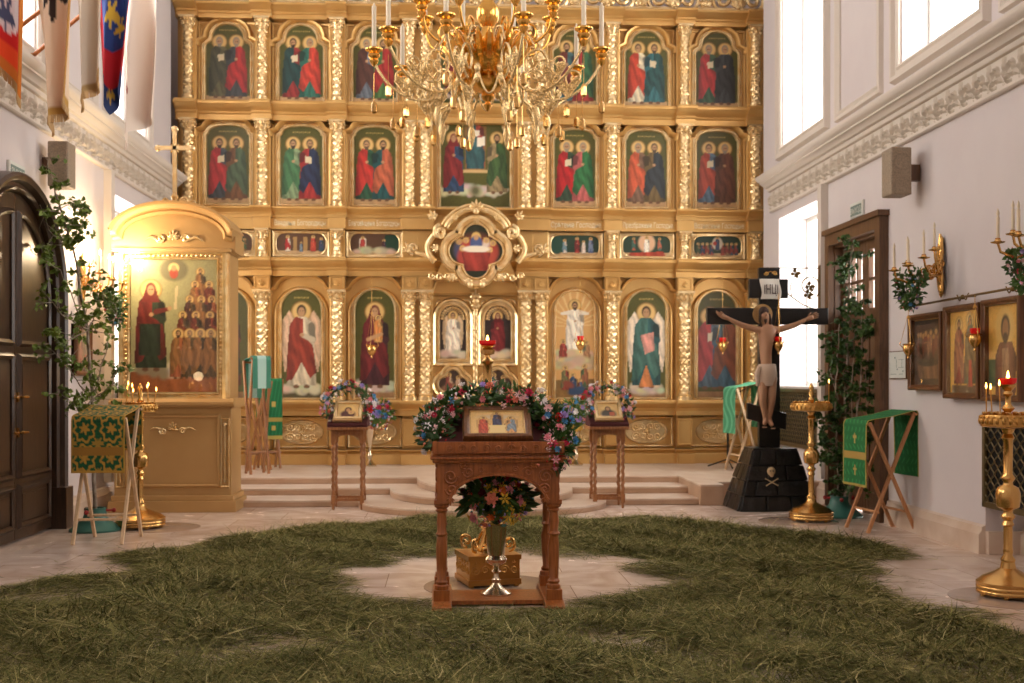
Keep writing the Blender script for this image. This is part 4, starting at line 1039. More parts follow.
mb = MB(); mb.lathe([(.03, 1.755), (.062, 1.775), (.064, 1.80), (.055, 1.80), (.04, 1.775)], n=18); mb.build('lamp_cup', M['redglass'], ck, smooth=50)
mb = MB(); mb.lathe([(.004, 1.79), (.012, 1.81), (.003, 1.84)], n=8); mb.build('flame', M['flame'], ck)

# ------------------------------------------------------------------ the two side lecterns
def spiral_lectern(loc, label):
    t = thing('side_lectern', label, 'lectern', loc)
    w, dp = .165, .34
    for sx in (-1, 1):
        for y in (0, dp):
            mb = MB(); x = sx*w
            mb.lathe([(.012, 0), (.018, .02), (.014, .05), (.024, .07)], (x, y, 0), 12); mb.box((x-.024, y-.024, .07), (x+.024, y+.024, .17))
            mb.lathe([(.02, .17), (.026, .18)]+[(.0205, .2+.56*k/60) for k in range(61)]+[(.027, .775), (.02, .79)], (x, y, 0), 10, lambda a, z: 1+.24*sin(a-z*75) if .2 < z < .77 else 1)
            mb.box((x-.025, y-.025, .78), (x+.025, y+.025, .93)); mb.build('leg', M['wood_mid'], t, smooth=45)
    mb = MB(); mb.box((-w, -.012, .1), (w, .012, .135)); mb.build('stretcher', M['wood_mid'], t, bevel=.004)
    mb = MB(); mb.box((-w, dp-.012, .1), (w, dp+.012, .135)); mb.build('stretcher', M['wood_mid'], t, bevel=.004)
    for sx in (-1, 1): mb = MB(); mb.box((sx*w-.012, 0, .1), (sx*w+.012, dp, .135)); mb.build('stretcher', M['wood_mid'], t, bevel=.004)
    apron(w+.01, .80, .93, .085, -.02, .005).build('carved_apron', M['wood_mid'], t, smooth=40) if 0 else None
    mb = MB(); n = 14; arch = [(w*.85*cos(PI*i/n), .80+.07*sin(PI*i/n)) for i in range(n+1)]
    mb.prism(([(w, .80), (w, .93), (-w, .93), (-w, .80)]+arch[::-1])[::-1], -.018, .004)
    for sx in (-1, 1): mb.tube(scroll(sx*.115, .895, .022, 1.4, 0, sx, -.02), .005, 5); mb.tube(scroll(sx*.06, .905, .016, 1.3, PI, -sx, -.02), .004, 5)
    mb.build('carved_apron', M['wood_mid'], t, smooth=40)
    mb = MB(); mb.box((-w-.07, -.07, .93), (w+.07, dp+.07, .965)); mb.build('desk_base', M['wood_mid'], t, smooth=0, bevel=.006)
    mb = MB(); mb.prism([(-.065, .965), (dp+.06, .965), (dp+.06, 1.2), (-.065, 1.0)], -w-.065, w+.065, 'x'); mb.build('desk_slope', M['maroon'], t, smooth=0, bevel=.004)
    return t
WP = ['blue', 'pink', 'lilac', 'white', 'red', 'blush', 'lilac', 'blue', 'magenta', 'white', 'pink']
def bust(P, w, h):
    P.poly([(-w, 0), (w, 0), (w, h*.06), (-w, h*.06)], (170, 120, 60)); P.ell(0, h*.55, w*.34, w*.34, (236, 198, 116)); P.ell(0, h*.2, w*.36, h*.34, (90, 40, 34), 0, .2); P.ell(0, h*.55, w*.17, w*.2, (80, 40, 34)); P.ell(0, h*.54, w*.1, w*.13, SK); P.ell(w*.15, h*.36, w*.14, w*.14, (220, 176, 100)); P.ell(w*.15, h*.36, w*.07, w*.08, SK)
def bust2(P, w, h):
    P.ell(0, h*.6, w*.3, w*.3, (236, 200, 124)); P.ell(0, h*.2, w*.38, h*.36, (70, 66, 60), 0, .2); P.ell(0, h*.6, w*.14, w*.18, (70, 46, 30)); P.ell(0, h*.6, w*.1, w*.12, SK); P.poly([(w*.05, h*.1), (w*.3, h*.1), (w*.3, h*.36), (w*.05, h*.36)], (190, 90, 50))
for cx, fn, lb, sd in ((-1.155, bust, 'of a mother and child', 'toward the dark arched door'), (1.905, bust2, 'of a saint holding a book', 'toward the black cross')):
    spiral_lectern((cx, 13.47, 0), 'slim lectern on spiral-turned legs before the steps, the one %s' % sd)
    framed_icon('small_framed_icon', .34, .33, fn, (cx, 13.44, 1.03), math.radians(40), 'small gold-framed icon %s on a spiral-legged lectern' % lb, 'gold', .05, None)
    w = thing('flower_wreath', 'pastel flower arch round the small icon %s' % lb, 'garland', (cx, 13.62, 1.0))
    arrangement(w, [(-.23, -.14, .10), (-.265, -.06, .2), (-.235, .02, .31), (-.15, .07, .40), (0, .09, .44), (.15, .07, .40), (.235, .02, .31), (.265, -.06, .2), (.23, -.14, .10)], .07, 260, 44, WP, (.022, .038), (.05, .024))
# bouquets in tall vases behind them, on the platform
for cx, pal, lb in ((-1.10, ['blue', 'pink', 'yellow', 'magenta', 'white', 'lilac', 'orange'], 'magenta and yellow bouquet'), (1.95, ['yellow', 'pink', 'blue', 'white', 'yellow', 'lilac'], 'yellow and lilac bouquet')):
    v = thing('silver_vase', 'slim shiny vase holding the %s before the icon screen' % lb, 'vase', (cx-.03 if cx < 0 else cx-.04, 16.95, .25))
    mb = MB(); mb.lathe([(.10, 0), (.10, .02), (.05, .06), (.02, .1), (.045, .16), (.02, .2), (.025, .3), (.055, .42), (.075, .56), (.07, .56), (.05, .42)], n=20); mb.build('vase_body', M['silver'], v, smooth=50)
    b = thing('bouquet', lb+' in a slim vase behind a spiral-legged lectern', 'bouquet', (cx, 16.95, .8))
    bouquet(b, (.07 if cx < 0 else -.02, 0, .2), .26, .25, 260, 34, pal, (.04, .06), (0, 0, -.1), 'leaf')
# ------------------------------------------------------------------ gilded icon case by the left wall
KX, KY = -3.13, 13.32
kt = thing('icon_case', 'large gold painted icon case with arched pediment and cross beside the left wall', 'icon case', (KX, KY, 0))
def KB(): return MB()
mb = MB(); mb.box((-.66, .03, 0), (.66, .66, 1.2)); mb.box((-.72, -.02, 0), (.72, .70, .13)); mb.box((-.69, .0, .13), (.69, .68, .19))
mb.sweep(rectpath(-.5, .5, .32, 1.08), [(0, 0), (0, .02), (.02, .03), (.04, .01), (.045, 0)], y=.03)
mb.build('base_cabinet', M['goldpaint'], kt, smooth=30, bevel=.006)
for sx in (-1, 1):
    mb = MB(); x = sx*.59
    mb.sweep(rectpath(x-.035, x+.035, .3, 1.06), [(0, 0), (0, .02), (.01, .03), (.02, 0)], y=.03); mb.tube([(x, .02, .34), (x, .02, 1.02)], .012, 8); mb.tube(scroll(x, 1.0, .02, 1.2, 0, sx, .01), .008, 6); mb.build('side_moulding', M['gold'], kt, smooth=40)
mb = MB(); acanthus(mb, 0, .03, .95, .09, 7, 0, 3.4)
for sx in (-1, 1): mb.tube(scroll(sx*.11, .93, .04, 1.3, PI, -sx, .02), .012, 6); mb.tube([(sx*.13, .02, .95), (sx*.2, .015, .97), (sx*.26, .02, .94)], [.016, .014, .005], 6)
mb.build('leaf_ornament', M['gold'], kt, smooth=50)
mb = MB(); mb.prism([(-p, z) for p, z in [(-.66, 1.2), (.02, 1.2), (.03, 1.22), (.06, 1.23), (.06, 1.26), (.03, 1.28), (0, 1.30), (-.66, 1.30)]], -.70, .70, 'x'); mb.build('waist_moulding', M['goldpaint'], kt, smooth=30)
mb = MB(); mb.box((-.63, .1, 1.30), (.63, .64, 2.98)); mb.build('upper_case', M['goldpaint'], kt, smooth=0, bevel=.006)
mb = MB(); mb.sweep(rectpath(-.49, .49, 1.37, 2.89), [(0, 0), (0, .05), (.02, .06), (.03, .04), (.05, .04), (.07, .08), (.11, .09), (.13, .05), (.14, 0)], y=.1)
for k in range(30):
    z = 1.4+1.46*k/29
    for sx in (-1, 1): mb.ball((sx*.535, .052, z), .018, 6, 4, (1, .6, 1.2))
for k in range(19): mb.ball((-.48+.96*k/18, .052, 2.94), .018, 6, 4, (1.2, .6, 1))
mb.build('picture_moulding', M['gold'], kt, smooth=40)
# cornice with rounded pediment
arcx, ARZ, ARR = .74, 3.20, .30
n = 20
def arcp(r, hx): return [(hx*cos(PI*i/n), 3.22+r*sin(PI*i/n)) for i in range(n+1)]
mb = MB()
mb.prism([(-.70, 2.98), (.70, 2.98), (.70, 3.16)]+[(.66*cos(PI*i/n), 3.16+.26*sin(PI*i/n)) for i in range(n+1)]+[(-.70, 3.16)], .06, .62)
mb.build('tympanum', M['goldpaint'], kt, smooth=25)
mb = MB()
path = [(.67, 3.10), (.57, 3.12)]+[(.57*cos(PI*i/n), 3.14+.27*sin(PI*i/n)) for i in range(1, n)]+[(-.57, 3.12), (-.67, 3.10)]
mb.sweep(path, [(0, -.5), (0, .04), (.03, .07), (.05, .06), (.06, .10), (.10, .12), (.11, .15), (.14, .15), (.15, -.5)], y=.06, closed=False)
mb.build('arched_cornice', M['goldpaint'], kt, smooth=35)
mb = MB(); mb.box((-.66, .0, 2.97), (.66, .64, 3.02)); mb.build('lower_moulding', M['goldpaint'], kt, smooth=0, bevel=.01)
mb = MB(); acanthus(mb, 0, .05, 3.13, .11, 7, 0, 3.2)
for sx in (-1, 1):
    mb.tube(scroll(sx*.14, 3.13, .05, 1.4, PI, -sx, .045), .015, 6); mb.tube([(sx*.18, .045, 3.12), (sx*.26, .04, 3.15), (sx*.34, .045, 3.10)], [.02, .018, .006], 6)
mb.build('leaf_ornament', M['gold'], kt, smooth=50)
mb = MB(); z = 3.62; cy = .12
mb.box((-.022, cy-.02, z-.06), (.022, cy+.02, 4.40)); mb.box((-.19, cy-.02, 4.16), (.19, cy+.02, 4.205))
for x, zz in ((0, 4.40), (-.19, 4.18), (.19, 4.18)): mb.ball((x, cy, zz), .04, 8, 6, (1, .6, 1))
for a in range(4): mb.tube([(0, cy, 4.18), (.07*cos(PI/4+a*PI/2), cy, 4.18+.07*sin(PI/4+a*PI/2))], [.02, .006], 6)
mb.lathe([(.06, 3.5), (.06, 3.54), (.03, 3.58), (.045, 3.62), (.02, 3.66)], (0, cy, 0), 14)
for sx in (-1, 1): mb.tube(scroll(sx*.11, 3.57, .05, 1.4, PI, -sx, cy), .014, 6); mb.tube(scroll(sx*.2, 3.55, .035, 1.3, 0, sx, cy), .011, 6)
mb.build('crowning_cross', M['gold'], kt, smooth=40)
P = Paint(lambda t: .485, 1.515, 84, 130, (164, 158, 112))
P.poly([(-1, 0), (1, 0), (1, .26), (-1, .22)], (168, 92, 44), .2, 40)
P.ell(-.0, 1.40, .16, .13, (120, 116, 84)); P.ell(.0, 1.42, .06, .06, (232, 200, 130)); P.ell(0, 1.36, .05, .06, (180, 70, 50)); P.ell(0, 1.42, .03, .035, SK)
clouds(P, .24, 6, .05)
for k in range(12): P.ell(-.26+R.uniform(-.16, .16), .24+R.uniform(-.05, .05), .05, .05, (150, 140, 110), soft=.5)
saint(P, -.26, .22, 1.05, (44, 60, 40), (112, 32, 28), veil=(120, 34, 30)); P.poly([(-.40, .42), (-.15, .42), (-.15, .78), (-.38, .78)], (40, 56, 40), .3, 70); P.cap((-.2, .92), (-.06, .95), .03, .022, (112, 32, 28)); P.ell(-.05, .96, .025, .025, SK)
P.poly([(.0, .95), (.03, .95), (.05, 1.22), (.02, 1.22)], (214, 196, 150))
for z, xs in ((1.02, (.30,)), (.87, (.24, .40)), (.70, (.18, .31, .43)), (.52, (.10, .25, .41)), (.16, (.05, .18, .30, .42))):
    for x in xs: saint(P, x, z-.02, .58 if z < .3 else .42, R.choice([(150, 60, 36), (90, 70, 40), (170, 90, 50), (60, 50, 34)]), R.choice([(120, 50, 34), (150, 100, 50), (80, 40, 30)]), R.choice([(70, 46, 30), (140, 120, 96)]), 1)
o = P.build('case_icon'); o.location = (KX, KY+.075, 1.375); tag(o, 'large icon of a woman in dark red facing rows of monks, in the gold case', 'icon')
mb = MB(); mb.box((-.487, -.003, 0), (.487, .003, 1.517)); o2 = mb.build('glass_front', M['glass'], kt, smooth=0); o2.location = (0, .055, 1.374)

# ------------------------------------------------------------------ candle stands
def candle_stand(loc, label, tr=.19, br=.23, h=1.2, top='finial'):
    t = thing('candle_stand', label, 'candle stand', loc)
    mb = MB()
    for k in range(6): a = k*PI/3; mb.ball((br*.85*cos(a), br*.85*sin(a), .016), .02, 8, 5)
    mb.lathe([(br*.98, .025), (br, .03), (br, .045), (br*.98, .05), (br, .06), (br, .075), (br*.98, .08), (br, .09), (br, .105), (br*.93, .115), (br*.8, .14), (br*.5, .17), (br*.25, .2), (.045, .24)], n=36); mb.build('foot', M['brass'], t, smooth=45)
    mb = MB(); k = (h-.24)
    P_ = [(.045, 0), (.05, .02), (.03, .05), (.034, .08), (.03, .1), (.03, .26), (.042, .27), (.03, .3), (.05, .33), (.03, .36), (.035, .38), (.075, .40), (.082, .45), (.082, .50), (.07, .54), (.035, .56), (.03, .58), (.05, .61), (.03, .64), (.032, .88), (.045, .9), (.03, .93), (.05, .97), (.06, 1.0)]
    mb.lathe([(r, .24+z*k) for r, z in P_], n=22); mb.build('shaft', M['brass'], t, smooth=50)
    mb = MB()
    mb.lathe([(.05, h-.03), (tr*.9, h-.02), (tr, h-.015), (tr, h+.06), (tr*.985, h+.065), (tr*.97, h+.06), (tr*.97, h+.02), (.05, h+.02)], n=40)
    for i in range(26): a = 2*PI*i/26; mb.ball((tr*cos(a), tr*sin(a), h+.022), .024, 7, 5, (.6, .6, 1.1)); mb.ball((tr*1.0*cos(a+.12), tr*1.0*sin(a+.12), h+.05), .011, 5, 4)
    mb.build('candle_tray', M['brassdark'], t, smooth=50)
    mb = MB()
    for rr, nn in ((tr*.86, 16), (tr*.55, 9)):
        for i in range(nn): a = 2*PI*i/nn; mb.lathe([(.008, h+.02), (.008, h+.06), (.015, h+.075), (.013, h+.085), (.006, h+.08)], (rr*cos(a), rr*sin(a), 0), 8)
    mb.build('candle_sockets', M['brass'], t, smooth=50)
    mb = MB()
    mb.lathe([(.03, h+.02), (.02, h+.08), (.045, h+.11), (.02, h+.14), (.02, h+.19), (.035, h+.21), (.025, h+.23), (.05, h+.26), (.055, h+.275)] if top == 'lamp' else [(.03, h+.02), (.02, h+.07), (.035, h+.1), (.018, h+.13), (.03, h+.17), (.016, h+.2), (.028, h+.225), (.02, h+.25), (.002, h+.28)], n=18); mb.build('centre_stem', M['brass'], t, smooth=50)
    if top == 'lamp':
        mb = MB(); mb.lathe([(.03, h+.27), (.056, h+.29), (.06, h+.32), (.052, h+.32), (.03, h+.29)], n=18); mb.build('lamp_cup', M['redglass'], t, smooth=50)
        mb = MB(); mb.lathe([(.004, h+.31), (.012, h+.33), (.003, h+.37)], n=8); mb.build('flame', M['flame'], t)
    return t
def taper(loc, h, label, group, lit=True, lean=(0, 0)):
    t = thing('taper_candle', label, 'candle', loc, 0, group)
    q = (lean[0], lean[1], h)
    mb = MB(); mb.tube([(0, 0, 0), q], .0045, 7); mb.build('wax_stick', M['wax'], t)
    mb = MB(); mb.M = T(q); mb.lathe([(.002, -.002), (.0075, .014), (.006, .022), (.001, .042)], n=8); mb.build('flame', M['flame'], t)
    return t
CSR = (3.90, 7.80, 0); CSF = (3.90, 12.13, 0); CSL = (-3.13, 11.95, 0)
candle_stand(CSR, 'brass candle stand with red lamp standing before the icons on the right wall', .18, .21, 1.2, 'lamp')
candle_stand(CSF, 'unlit brass candle stand between the black stone mound and the birch', .21, .235, 1.2)
candle_stand(CSL, 'brass candle stand behind the gold and green brocade lectern', .16, .25, 1.2)
def tapers(c, tr, h, angs, lens, label, group):
    for a, L in zip(angs, lens): taper((c[0]+tr*.86*cos(a), c[1]+tr*.86*sin(a), h+.078), L, label, group, True, (R.uniform(-.015, .025), R.uniform(-.01, .01)))
def sock(n, idx): return [2*PI*i/n for i in idx]
tapers(CSR, .18, 1.2, sock(16, (8, 9, 10)), (.17, .165, .19), 'thin lit candle on the brass stand before the right wall icons', 'lit tapers on the stand before the wall icons')
tapers(CSL, .16, 1.2, sock(16, (1, 3, 6, 8, 9, 11, 14)), (.12, .15, .16, .13, .18, .11, .17), 'thin lit candle on the brass stand behind the brocade lectern', 'lit tapers on the stand by the icon case')
tapers(CSF, .21, 1.2, sock(16, (15,)), (.2,), 'single taper on the brass stand beside the birch', 'taper on the far stand')
# round plates let into the floor
for (x, y, r, lb) in ((3.9, 7.74, .42, 'thin round floor plate under the brass stand before the wall icons'), (3.75, 12.1, .42, 'thin round floor plate under the brass stand beside the birch'), (.33, 8.4, .5, 'thin round floor plate under the gilt candlestick'), (-2.95, 11.95, .42, 'thin round floor plate under the brass stand by the icon case')):
    mb = MB(); mb.lathe([(r, .0005), (r, .003), (r-.004, .004)], (0, 0, 0), 56); o = mb.build('floor_plate', M['plate'] if 'plate' in M else M['riser'], None, smooth=30); o.location = (x, y, 0); tag(o, lb, 'plate')

# ------------------------------------------------------------------ folding lecterns with cloths
def xstand(name, loc, rz, w, d, h, label, m='wood_light', lift=.1, group=None):
    """two crossed pairs of slats; x: distance between the pairs' planes is d (along y), legs spread w along x"""
    t = thing(name, label, 'folding stand', loc, rz, group)
    for y in (0, d):
        for sg in (-1, 1):
            o = .016*sg
            mb = MB(); mb.bar((-sg*w/2, y+o, 0.0), (sg*w/2, y+o, h+(lift if sg > 0 else 0)), .034, .03, (0, 1, 0)); mb.build('leg', M[m], t, smooth=0, bevel=.004)
    for x, z in ((w/2, h+lift-.02), (-w/2, h-.02), (-w/2*.62, h*.19), (w/2*.62, h*.19)):
        mb = MB(); mb.tube([(x, -.02, z), (x, d+.02, z)], .013, 8); mb.build('cross_rod', M[m], t)
    mb = MB(); mb.tube([(0, -.03, h*.5), (0, .03, h*.5)], .01, 8); mb.tube([(0, d-.03, h*.5), (0, d+.03, h*.5)], .01, 8); mb.build('pivot_bolt', M['brassdark'], t)
    return t
def drape(name, loc, rz, w, d, h, lift, f0, f1, colfn, label, cat='cloth', fringe=True, over=.03, nsub=60, group=None):
    """cloth laid over the top rods of an xstand and hanging at both ends"""
    g = .018
    path = [(-w/2-g*1.6, h-f0), (-w/2-g*1.7, h-f0*.5), (-w/2-g*1.5, h-.02), (-w/2-.008, h+g), (-w/2+.04, h+g+.012), (0, h+lift*.5+g-.008), (w/2-.03, h+lift+g-.006), (w/2+.008, h+lift+g), (w/2+g*1.5, h+lift-.02), (w/2+g*1.8, h+lift-f1*.5), (w/2+g*1.7, h+lift-f1)]
    P = [Vector((a, 0, b)) for a, b in path]; cum = [0]
    for i in range(1, len(P)): cum.append(cum[-1]+(P[i]-P[i-1]).length)
    L = cum[-1]
    def at(s):
        s *= L
        for i in range(1, len(P)):
            if s <= cum[i]+1e-9: return P[i-1].lerp(P[i], (s-cum[i-1])/(cum[i]-cum[i-1]))
        return P[-1]
    nu, nv = 64, nsub*3; V = []; Cc = []
    for j in range(nv+1):
        p = at(j/nv)
        for i in range(nu+1):
            u = i/nu; y = -over+(d+2*over)*u
            hang = max(0, (h-.05-p.z)) if j < nv/2 else max(0, h+lift-.05-p.z)
            off = .005*sin(u*9+j*.03)*min(1, hang*3)
            V.append((p.x+(-off if j < nv/2 else off), y, p.z)); Cc.append(colfn(u, j/nv*L, L))
    mb = MB(); mb.v = V; w_ = nu+1
    mb.f = [(j*w_+i, j*w_+i+1, (j+1)*w_+i+1, (j+1)*w_+i) for j in range(nv) for i in range(nu)]; mb.mi = [0]*len(mb.f)
    o = mb.build(name, M['cloth_attr'], None, smooth=60); setcol(o, np.array([s2l(c) for c in Cc]))
    sm = o.modifiers.new('thick', 'SOLIDIFY'); sm.thickness = .004; sm.offset = 0
    o.location = loc; o.rotation_euler = (0, 0, rz); return tag(o, label, cat, group)
GR, GD, GO = (16, 84, 44), (10, 50, 28), (178, 138, 52)
def brocade(u, s, L):
    x = (u*2) % 1-.5; z = (s/.27) % 1-.5
    d = abs(x)*1.3+abs(z); ring = abs(math.hypot(x*1.15, z)-.42+.05*sin(8*math.atan2(z, x)))
    f0 = .5
    if u < .02 or u > .98 or s < .025 or s > L-.025: return GO
    if .16 < s < .235 or .16 < L-s < .235: return (150, 110, 40) if (s*60) % 1 > .25 else (110, 84, 30)
    if ring < .055 or math.hypot(x, z) < .16+.06*sin(6*math.atan2(z, x)): return GO if (sin(x*90)*sin(z*90)) > -.5 else (150, 116, 44)
    x2, z2 = abs(x)-.5, abs(z)-.5
    if math.hypot(x2, z2) < .17+.07*sin(8*math.atan2(z2, x2)): return (160, 128, 48)
    return GD if sin(x*60)+sin(z*60) > 1.2 else GR
xstand('folding_lectern', (-3.2, 10.72, 0), PI/2, .56, .44, 1.16, 'folding wooden lectern under gold and green brocade beside the arched door', 'wood_pale', .09)
# its local +x points along +Y (away from the camera); shift so that it stands where it should
bpy.data.objects['folding_lectern'].location = (-2.96, 11.0, 0)
drape('brocade_cloth', (-2.96, 11.0, 0), PI/2, .56, .44, 1.16, .09, .50, .42, brocade, 'green cloth with gold brocade scrolls draped over a folding lectern by the arched door', over=.02)
def greencross(u, s, L):
    c = (24, 108, 54) if sin(u*40+3*sin(s*24))*sin(s*36) < .55 else (46, 136, 72)
    if u < .035 or u > .965 or s < .03: return (170, 150, 70)
    if .27 < s < .34: return (178, 146, 72)
    for zc in (.16, .48):
        x, z = (u-.5)*.45, s-zc
        if (abs(x) < .012 and abs(z) < .05) or (abs(z-.012) < .012 and abs(x) < .035): return (184, 160, 84)
    return c
xstand('folding_lectern', (4.385, 11.12, 0), math.radians(7), .50, .46, 1.09, 'folding wooden lectern under a plain green cloth by the brown door', 'wood_light', .10)
drape('green_cloth', (4.385, 11.12, 0), math.radians(7), .50, .46, 1.09, .10, .64, .64, greencross, 'bright green cloth with small gold crosses over the lectern by the brown door', over=.02)
def tealc(u, s, L): return (70, 150, 110) if sin(u*16+4*sin(s*10)) < .3 else (104, 184, 142)
xstand('folding_lectern', (4.17, 15.7, .25), math.radians(8), .36, .4, 1.14, 'pale folding lectern under a mint cloth behind the black cross', 'wood_pale', .08)
drape('mint_cloth', (4.17, 15.7, .25), math.radians(8), .36, .4, 1.14, .08, .62, .62, tealc, 'mint green satin cloth over the pale lectern behind the black cross', over=.02)
# group of folded stands beyond the icon case
def plaing(u, s, L):
    if s > L-.05: return (176, 160, 80)
    for zc in (L-.16, L-.5):
        if abs(s-zc) < .035 and abs(u-.5) < .12: return (180, 160, 80)
    if abs(s-(L-.28)) < .03: return (170, 150, 70)
    return (20, 104, 60) if sin(u*30+s*20) < .5 else (34, 122, 72)
def mintw(u, s, L): return (176, 214, 206) if .25 < u < .75 else (70, 140, 118)
for k, (x, y, w, d, lb, cl) in enumerate(((-2.66, 15.6, .22, .26, 'nearest of the brown folding stands beyond the gold icon case', mintw), (-2.64, 16.1, .26, .26, 'middle one of the brown folding stands beyond the gold icon case', None), (-2.66, 16.6, .30, .26, 'farthest of the brown folding stands beyond the gold icon case', plaing))):
    hs = (1.52, 1.2, 1.22)[k]
    xstand('folding_stand', (x, y, .25), math.radians((-55, -10, -62)[k]), w, d, hs, lb, 'wood_mid', .05, 'folding stands beyond the icon case')
    if cl: drape('stand_cloth', (x, y, .25), math.radians((-55, -10, -62)[k]), w, d, hs, .05, .5, .42 if cl is mintw else .85, cl, ('pale blue and mint cloth over a folding stand beside the gold icon case', 'long dark green strip with gold crosses hanging from a folding stand')[cl is plaing], over=.0)
# mint altar cloth bundle + small dark stand behind the case
ms = thing('microphone_stand', 'black microphone stand on the platform before the icon screen', 'microphone stand', (4.06, 16.45, .25))
mb = MB(); mb.tube([(0, 0, .1), (0, 0, 1.02)], .011, 8); mb.tube([(0, 0, .1), (0, 0, .6)], .016, 8); mb.build('pole', M['blackmetal'], ms)
for k in range(3):
    a = 2*PI*k/3+.5; mb = MB(); mb.tube([(0, 0, .12), (.3*cos(a), .3*sin(a), .01)], .01, 7); mb.build('leg', M['blackmetal'], ms)
mb = MB(); mb.tube([(-.1, .0, .98), (.26, -.05, 1.14)], .008, 7); mb.ball((0, 0, 1.02), .022, 8, 6); mb.build('boom', M['blackmetal'], ms)
mb = MB(); mb.tube([(.26, -.05, 1.14), (.36, -.065, 1.18)], [.012, .016], 8); mb.ball((.37, -.067, 1.185), .022, 8, 6); mb.build('microphone', M['blackmetal'], ms)
# ------------------------------------------------------------------ stone mound and crucifix
MX, MY = 3.80, 13.0
bt = thing('stone_mound', 'black block-built stone mound with a skull and bones emblem, carrying the tall cross', 'stone mound', (MX, MY, 0))
mb = MB()
b0, b1, dp0, dp1, hh = .46, .25, .78, .42, .70
def mound(s_):  # front face corners at height fraction s_
    return b0+(b1-b0)*s_, .0+.14*s_, dp0+(dp1+.14-dp0)*s_
rows = 4
mb.add([(-b0+.02, .02, 0), (b0-.02, .02, 0), (b0-.02, dp0-.02, 0), (-b0+.02, dp0-.02, 0), (-b1+.02, .16, hh-.01), (b1-.02, .16, hh-.01), (b1-.02, dp1+.12, hh-.01), (-b1+.02, dp1+.12, hh-.01)], [(0, 1, 5, 4), (1, 2, 6, 5), (2, 3, 7, 6), (3, 0, 4, 7), (4, 5, 6, 7)])
for r in range(rows):
    s0, s1 = r/rows+.008, (r+1)/rows-.006
    for face in range(3):
        nb = 3
        for k in range(nb):
            ofs = (.5/nb if r % 2 else 0); u0 = max(0, k/nb-ofs)+.008; u1 = min(1, (k+1)/nb-ofs if k < nb-1 else 1)-.008
            V = []
            for s_ in (s0, s1):
                hw, yf, yb = mound(s_)
                for u in (u0, u1):
                    for out in (0, .014+R.uniform(0, .012)):
                        if face == 0: V.append((-hw+2*hw*u, yf-out, hh*s_))
                        elif face == 1: V.append((-hw-out, yb+(yf-yb)*u, hh*s_))
                        else: V.append((hw+out, yf+(yb-yf)*u, hh*s_))
            mb.add(V, [(1, 3, 7, 5), (0, 1, 5, 4), (2, 6, 7, 3), (4, 5, 7, 6), (0, 2, 3, 1)])
mb.box((-b1-.01, .13, hh-.01), (b1+.01, dp1+.15, hh+.02))
mb.build('stone_blocks', M['stone_black'], bt, smooth=0, bevel=.008)
mb = MB(); fy = .06; SX_ = -.07
mb.ball((SX_, fy, .46), .05, 12, 9, (1, .45, 1)); mb.ball((SX_+.004, fy-.004, .418), .028, 10, 6, (1, .5, .9)); mb.build('skull_relief', M['bone'], bt, smooth=60)
mb = MB()
for sx in (-1, 1): mb.tube([(SX_+sx*.07, .04, .375), (SX_-sx*.065, .02, .30)], .007, 6); mb.ball((SX_+sx*.07, .04, .375), .010, 6, 4); mb.ball((SX_-sx*.065, .02, .30), .010, 6, 4)
mb.build('bones_relief', M['bone'], bt)
mb = MB(); mb.cur = 0
for sx in (-1, 1): mb.ball((SX_+sx*.018, fy-.021, .465), .009, 6, 4)
mb.build('eye_sockets', M['black'], bt)

ct = thing('crucifix', 'tall black three-bar cross with a painted carved figure, standing on the stone mound', 'cross', (3.79, 13.38, .72))
def CB(): mb = MB(); mb.M = T((-3.79, -13.38, -.72)); return mb
mb = CB(); mb.box((3.665, 13.34, .721), (3.915, 13.42, 2.835)); mb.build('upright_beam', M['black'], ct, smooth=0, bevel=.006)
mb = CB(); mb.box((3.045, 13.325, 2.165), (4.49, 13.405, 2.36)); mb.build('cross_beam', M['black'], ct, smooth=0, bevel=.006)
mb = CB(); mb.box((3.545, 13.328, 2.475), (4.01, 13.40, 2.70)); mb.build('title_beam', M['black'], ct, smooth=0, bevel=.006)
mb = CB(); mb.prism([(3.525, 1.055), (3.985, .925), (3.985, 1.12), (3.525, 1.245)], 13.322, 13.40); mb.build('foot_beam', M['black'], ct, smooth=0, bevel=.006)
mb = CB(); n = 12
for j in range(1): mb.grid(lambda u, v: (3.675+.235*u+.012*sin(v*5), 13.31-.012*cos(u*PI)*0-.01*sin(v*PI*1.2)-.008*sin(u*6), 2.46+.24*v-.02*(1-v)*u*0), 14, 14)
pl = mb.build('title_scroll', M['paper'], ct, smooth=60); sm = pl.modifiers.new('thick', 'SOLIDIFY'); sm.thickness = .006
text('IНЦI', .155, 'title_letters', ct, M['ink'], (3.792-3.79, 13.28-13.38, 2.52-.72), fit=.16)
mb = CB()
for sx in (-1, 1): mb.tube(scroll(3.80+sx*.05, 2.765, .028, 1.4, PI, -sx, 13.335), .005, 5)
mb.tube([(3.72, 13.335, 2.75), (3.80, 13.335, 2.79), (3.88, 13.335, 2.75)], .004, 5); mb.build('carved_tracery', M['brassdark'], ct)
